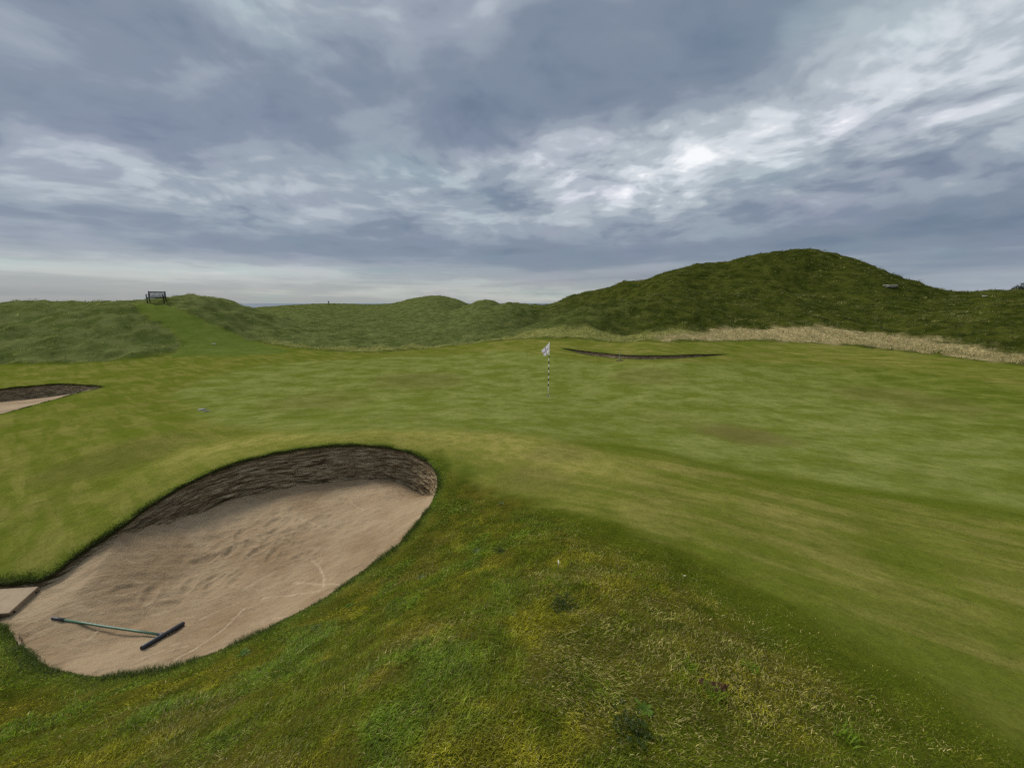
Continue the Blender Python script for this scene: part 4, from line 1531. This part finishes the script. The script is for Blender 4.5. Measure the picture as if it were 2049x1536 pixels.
def rock(u, v, label, L, h, w, rz, seed, col, name='stone'):
    p = land_pt(u, v)
    bm = bmesh.new()
    bmesh.ops.create_icosphere(bm, subdivisions=4, radius=1.0)
    for v_ in bm.verts:
        c = v_.co.copy()
        a = np.array([c.x * 2.1 + 5 * seed]), np.array([c.y * 2.1 + c.z * 3.3])
        k_ = 1 + 0.22 * float(fbm(a[0], a[1], seed, 4)[0])
        v_.co = Vector((max(-0.8, min(0.8, c.x)) * L * k_, c.y * w * k_, max(-0.5, min(0.55, c.z)) * h * k_))
    o = bm_obj(name, bm, plain('pale_stone', col, 0.9, 0.3, 3, 0.1, bmp=0.05), None, True)
    o.location = p
    o.rotation_euler = (0, 0, rz)
    tag(o, label, 'stone', 'pale stones on the dunes')
    return o


rock(1778, 572, 'pale flat slab of bare stone lying on the right flank of the tall hill', 0.85, 0.30, 0.6, R(-12), 3, (0.26, 0.235, 0.18))
rock(1971, 592, 'tiny white stone on the low saddle beside the dark trees', 0.17, 0.14, 0.2, 0.2, 8, (0.45, 0.44, 0.40))


# ---- dark trees beyond the right hand dune
def leafy_tree(u, v_top, yy, half_w, label, seed):
    r_ = np.random.default_rng(seed)
    x, z = ray(u, v_top)
    X0, Zt = x * yy, EYE + z * yy
    zb = float(base_h(np.array([X0]), np.array([yy]))[0])
    root = empty('tree', (X0, yy, zb - 0.1))
    tag(root, label, 'tree', 'dark trees behind the right hand dune')
    H = Zt - zb + 0.1
    m_t = plain('bark', (0.05, 0.04, 0.03), 0.9)
    bm = bmesh.new()
    bm_tube(bm, [(0, 0, 0), (0.1, 0, H * 0.3), (0, 0.1, H * 0.6), (0.1, 0, H * 0.85)], [0.16, 0.13, 0.08, 0.03], 8)
    for a in range(6):
        an = a * 1.05 + seed
        bm_tube(bm, [(0.05, 0, H * (0.35 + 0.06 * a)), (math.sin(an) * half_w * 0.4, math.cos(an) * half_w * 0.4, H * (0.5 + 0.05 * a)),
                     (math.sin(an) * half_w * 0.8, math.cos(an) * half_w * 0.8, H * (0.55 + 0.05 * a))], [0.06, 0.04, 0.015], 6)
    bm_obj('trunk', bm, m_t, root)
    n, m_ = 90, 60
    cl = r_.normal(0, 1, (n, 3))
    cl /= np.linalg.norm(cl, axis=1)[:, None]
    cl *= r_.uniform(0.35, 1.0, (n, 1)) ** 0.5
    c = np.column_stack((cl[:, 0] * half_w, cl[:, 1] * half_w, H * 0.64 + cl[:, 2] * H * 0.34))
    lc = np.repeat(c, m_, 0) + r_.normal(0, 0.16, (n * m_, 3))
    a1 = r_.normal(0, 1, (n * m_, 3))
    a1 /= np.linalg.norm(a1, axis=1)[:, None]
    a2 = np.cross(a1, r_.normal(0, 1, (n * m_, 3)))
    a2 /= np.linalg.norm(a2, axis=1)[:, None]
    sz = r_.uniform(0.05, 0.10, (n * m_, 1))
    V = np.stack((lc - a1 * sz, lc + a2 * sz * 0.6, lc + a1 * sz, lc - a2 * sz * 0.6), 1)
    me = np_mesh('crown', V.reshape(-1, 3), np.arange(n * m_ * 4), np.full(n * m_, 4), M_LEAF)
    add_col(me, 'col', np.repeat(np.array((0.020, 0.030, 0.010)) * np.repeat(r_.uniform(0.6, 1.5, (n, 1)), m_, 0), 4, 0))
    link(bpy.data.objects.new('crown', me), root)


M_LEAF = blade_material('leaf', 0.2)
leafy_tree(2036, 572, 75, 1.5, 'low dark bushy tree peeping over the dune at the right edge', 11)
leafy_tree(2060, 563, 72, 2.0, 'taller dark tree cut by the right edge of the view', 12)


# ---- weeds in the rough
def weed_mesh(kind, seed):
    r_ = np.random.default_rng(seed)
    bm = bmesh.new()
    n = {'rosette': 18, 'thistle': 26, 'tuft': 70, 'clover': 60}[kind]
    lay = bm.verts.layers.float_color.new('col')
    base = {'rosette': (0.075, 0.125, 0.014), 'thistle': (0.115, 0.140, 0.040), 'tuft': (0.130, 0.200, 0.012), 'clover': (0.034, 0.052, 0.008)}[kind]
    root_v = bm.verts.new((0, 0, 0)) if kind == 'clover' else None
    if root_v: root_v[lay] = (*base, 1)
    for i in range(n):
        an = r_.uniform(0, 6.283)
        if kind == 'clover':
            cx, cy = r_.normal(0, 0.042, 2)
            z = r_.uniform(0.015, 0.045)
            s_ = r_.uniform(0.007, 0.012)
            k_ = r_.uniform(0.6, 1.4)
            cv = bm.verts.new((cx, cy, z))
            c2 = bm.verts.new((cx + 0.0015, cy + 0.0015, z))
            ring = [cv]
            bm.faces.new((root_v, cv, c2))
            for q_ in range(3):
                a = an + q_ * 2.094
                vs = [cv] + [bm.verts.new(q2) for q2 in ((cx + s_ * math.cos(a - .5), cy + s_ * math.sin(a - .5), z + .004),
                             (cx + 1.5 * s_ * math.cos(a), cy + 1.5 * s_ * math.sin(a), z + .002), (cx + s_ * math.cos(a + .5), cy + s_ * math.sin(a + .5), z + .004))]
                bm.faces.new(vs)
                ring += vs[1:]
            for v_ in ring + [c2]: v_[lay] = (*[c * k_ for c in base], 1)
            continue
        L = {'rosette': r_.uniform(0.05, 0.10), 'thistle': r_.uniform(0.04, 0.10), 'tuft': r_.uniform(0.04, 0.10)}[kind]
        wd = {'rosette': 0.013, 'thistle': 0.010, 'tuft': 0.0022}[kind]
        rise = {'rosette': r_.uniform(0.25, 0.9), 'thistle': r_.uniform(0.4, 1.3), 'tuft': r_.uniform(0.8, 3.0)}[kind]
        o = r_.normal(0, 0.012 if kind != 'tuft' else 0.03, 2)
        k_ = r_.uniform(0.6, 1.4)
        segs = 6
        prev = None
        for q_ in range(segs + 1):
            t = q_ / segs
            out = L * t / math.sqrt(1 + rise * rise)
            zz = out * rise * (1 - 0.45 * t) + 0.003
            ww = wd * math.sin(math.pi * min(1, 0.12 + 0.88 * t)) if kind != 'tuft' else wd * (1 - t)
            if kind == 'thistle': ww *= (1.5 if q_ % 2 else 0.55)
            c = Vector((o[0] + math.cos(an) * out, o[1] + math.sin(an) * out, zz))
            sd_ = Vector((-math.sin(an), math.cos(an), 0.15)) * max(ww, 0.0004)
            cur = (bm.verts.new(c - sd_), bm.verts.new(c + sd_))
            for v_ in cur: v_[lay] = (*[c2 * k_ for c2 in base], 1)
            if prev: bm.faces.new((prev[0], prev[1], cur[1], cur[0]))
            prev = cur
    me = bpy.data.meshes.new(kind)
    bm.to_mesh(me)
    bm.free()
    me.materials.append(M_WEED)
    return me


M_WEED = blade_material('weed_leaf', 0.25)
WEEDS = {k_: weed_mesh(k_, i + 40) for i, k_ in enumerate(('rosette', 'thistle', 'tuft', 'clover'))}
for u, v, kind, sc, name, label in (
        (1003, 1009, 'thistle', 0.95, 'thistle_plant', 'pale spiky weed nearest the upper edge of the rough above the bunker end'),
        (953, 1106, 'thistle', 1.0, 'thistle_plant', 'blue green spiky weed level with the middle of the near bunker'),
        (1000, 1105, 'clover', 0.8, 'clover_plant', 'small dark clover patch just right of a blue green spiky weed'),
        (1127, 1212, 'clover', 1.25, 'clover_plant', 'round dark green clover clump in the middle of the rough'),
        (486, 1308, 'rosette', 1.25, 'broadleaf_plant', 'large green broad leaved weed on the lip below the rake'),
        (842, 1156, 'thistle', 0.8, 'thistle_plant', 'grey green spiky weed beside the right lip of the near bunker'),
        (816, 1133, 'rosette', 0.8, 'broadleaf_plant', 'small broad leaved weed on the right lip of the near bunker'),
        (698, 1211, 'rosette', 0.8, 'broadleaf_plant', 'small broad leaved weed on the lip where pale rake lines end'),
        (634, 1257, 'thistle', 0.8, 'thistle_plant', 'low spiky weed on the lip midway along the near bunker front'),
        (1290, 1424, 'rosette', 0.85, 'broadleaf_plant', 'flat broad leaved weed at the left of the dry straw patch'),
        (1266, 1470, 'clover', 1.1, 'clover_plant', 'dark clover clump low in the rough near the bottom edge'),
        (1379, 1336, 'tuft', 1.0, 'grass_tuft', 'bright green grass tuft just above the bare soil scrape'),
        (1425, 1392, 'tuft', 1.15, 'grass_tuft', 'bright yellow green grass tuft just below the bare soil scrape'),
        (1503, 1342, 'tuft', 0.9, 'grass_tuft', 'grey green grass tuft to the right of the bare soil scrape'),
        (1690, 1478, 'tuft', 1.1, 'grass_tuft', 'green grass tuft near the lower right corner')):
    o = link(bpy.data.objects.new(name, WEEDS[kind]))
    p = land_pt(u, v)
    o.location = p
    o.scale = (sc * {'rosette': 0.62, 'thistle': 0.70, 'tuft': 0.75, 'clover': 0.85}[kind],) * 3
    o.rotation_euler = (0, 0, u * 1.7)
    tag(o, label, 'weed' if kind != 'tuft' else 'grass tuft', 'weeds in the near rough')


# bare soil scrape in the rough
def soil_scrape():
    p = land_pt(1425, 1372)
    bm = bmesh.new()
    rings = []
    for i, q_ in enumerate((1.0, 0.75, 0.45, 0.15)):
        rr = []
        for j in range(28):
            a = 2 * math.pi * j / 28
            w = 1 + 0.25 * math.sin(3 * a + 1) + 0.15 * math.sin(7 * a)
            x, y = 0.062 * q_ * w * math.cos(a), 0.040 * q_ * w * math.sin(a)
            zz = land_h(np.array([p.x + x]), np.array([p.y + y]))[0] - p.z + (0.006, 0.013, 0.010, 0.006)[i] + 0.004 * math.sin(9 * a + i * 2)
            rr.append(bm.verts.new((x, y, zz)))
        rings.append(rr)
    for i in range(3):
        for j in range(28):
            bm.faces.new((rings[i][j], rings[i][(j + 1) % 28], rings[i + 1][(j + 1) % 28], rings[i + 1][j]))
    bm.faces.new(rings[-1])
    o = bm_obj('bare_soil', bm, plain('soil', (0.040, 0.018, 0.010), 0.95, 0.5, 60, 0.1, bmp=0.01), None, True)
    o.location = p
    tag(o, kind='structure')


soil_scrape()


# feather and a pale dead leaf caught in the grass
def feather(u, v, name, label, cat, L, w, bend, rz, rise):
    p = land_pt(u, v)
    bm = bmesh.new()
    n = 10
    prev = None
    for i in range(n + 1):
        t = i / n
        ww = 0.0012 if t < 0.35 else w * math.sin(math.pi * (t - 0.35) / 0.65 * 0.93 + 0.1)
        c = Vector((L * t * 0.8, bend * t * t, 0.012 + rise * t))
        cur = (bm.verts.new(c + Vector((0, -ww, -ww * 0.3))), bm.verts.new(c + Vector((0, 0, 0.002))), bm.verts.new(c + Vector((0, ww, -ww * 0.3))))
        if prev:
            bm.faces.new((prev[0], prev[1], cur[1], cur[0]))
            bm.faces.new((prev[1], prev[2], cur[2], cur[1]))
        prev = cur
    o = bm_obj(name, bm, plain('pale_feather', (0.50, 0.48, 0.38), 0.7, 0.12, 40, 0.2), None, True)
    o.location = p
    o.rotation_euler = (0, 0, rz)
    tag(o, label, cat)


feather(1117, 1133, 'feather', 'small white feather standing in the rough right of the bunker', 'feather', 0.05, 0.006, 0.01, R(70), 0.028)
feather(1366, 1155, 'dead_leaf', 'pale dead leaf lying near the edge of the rough', 'leaf', 0.026, 0.004, 0.004, R(-20), 0.004)
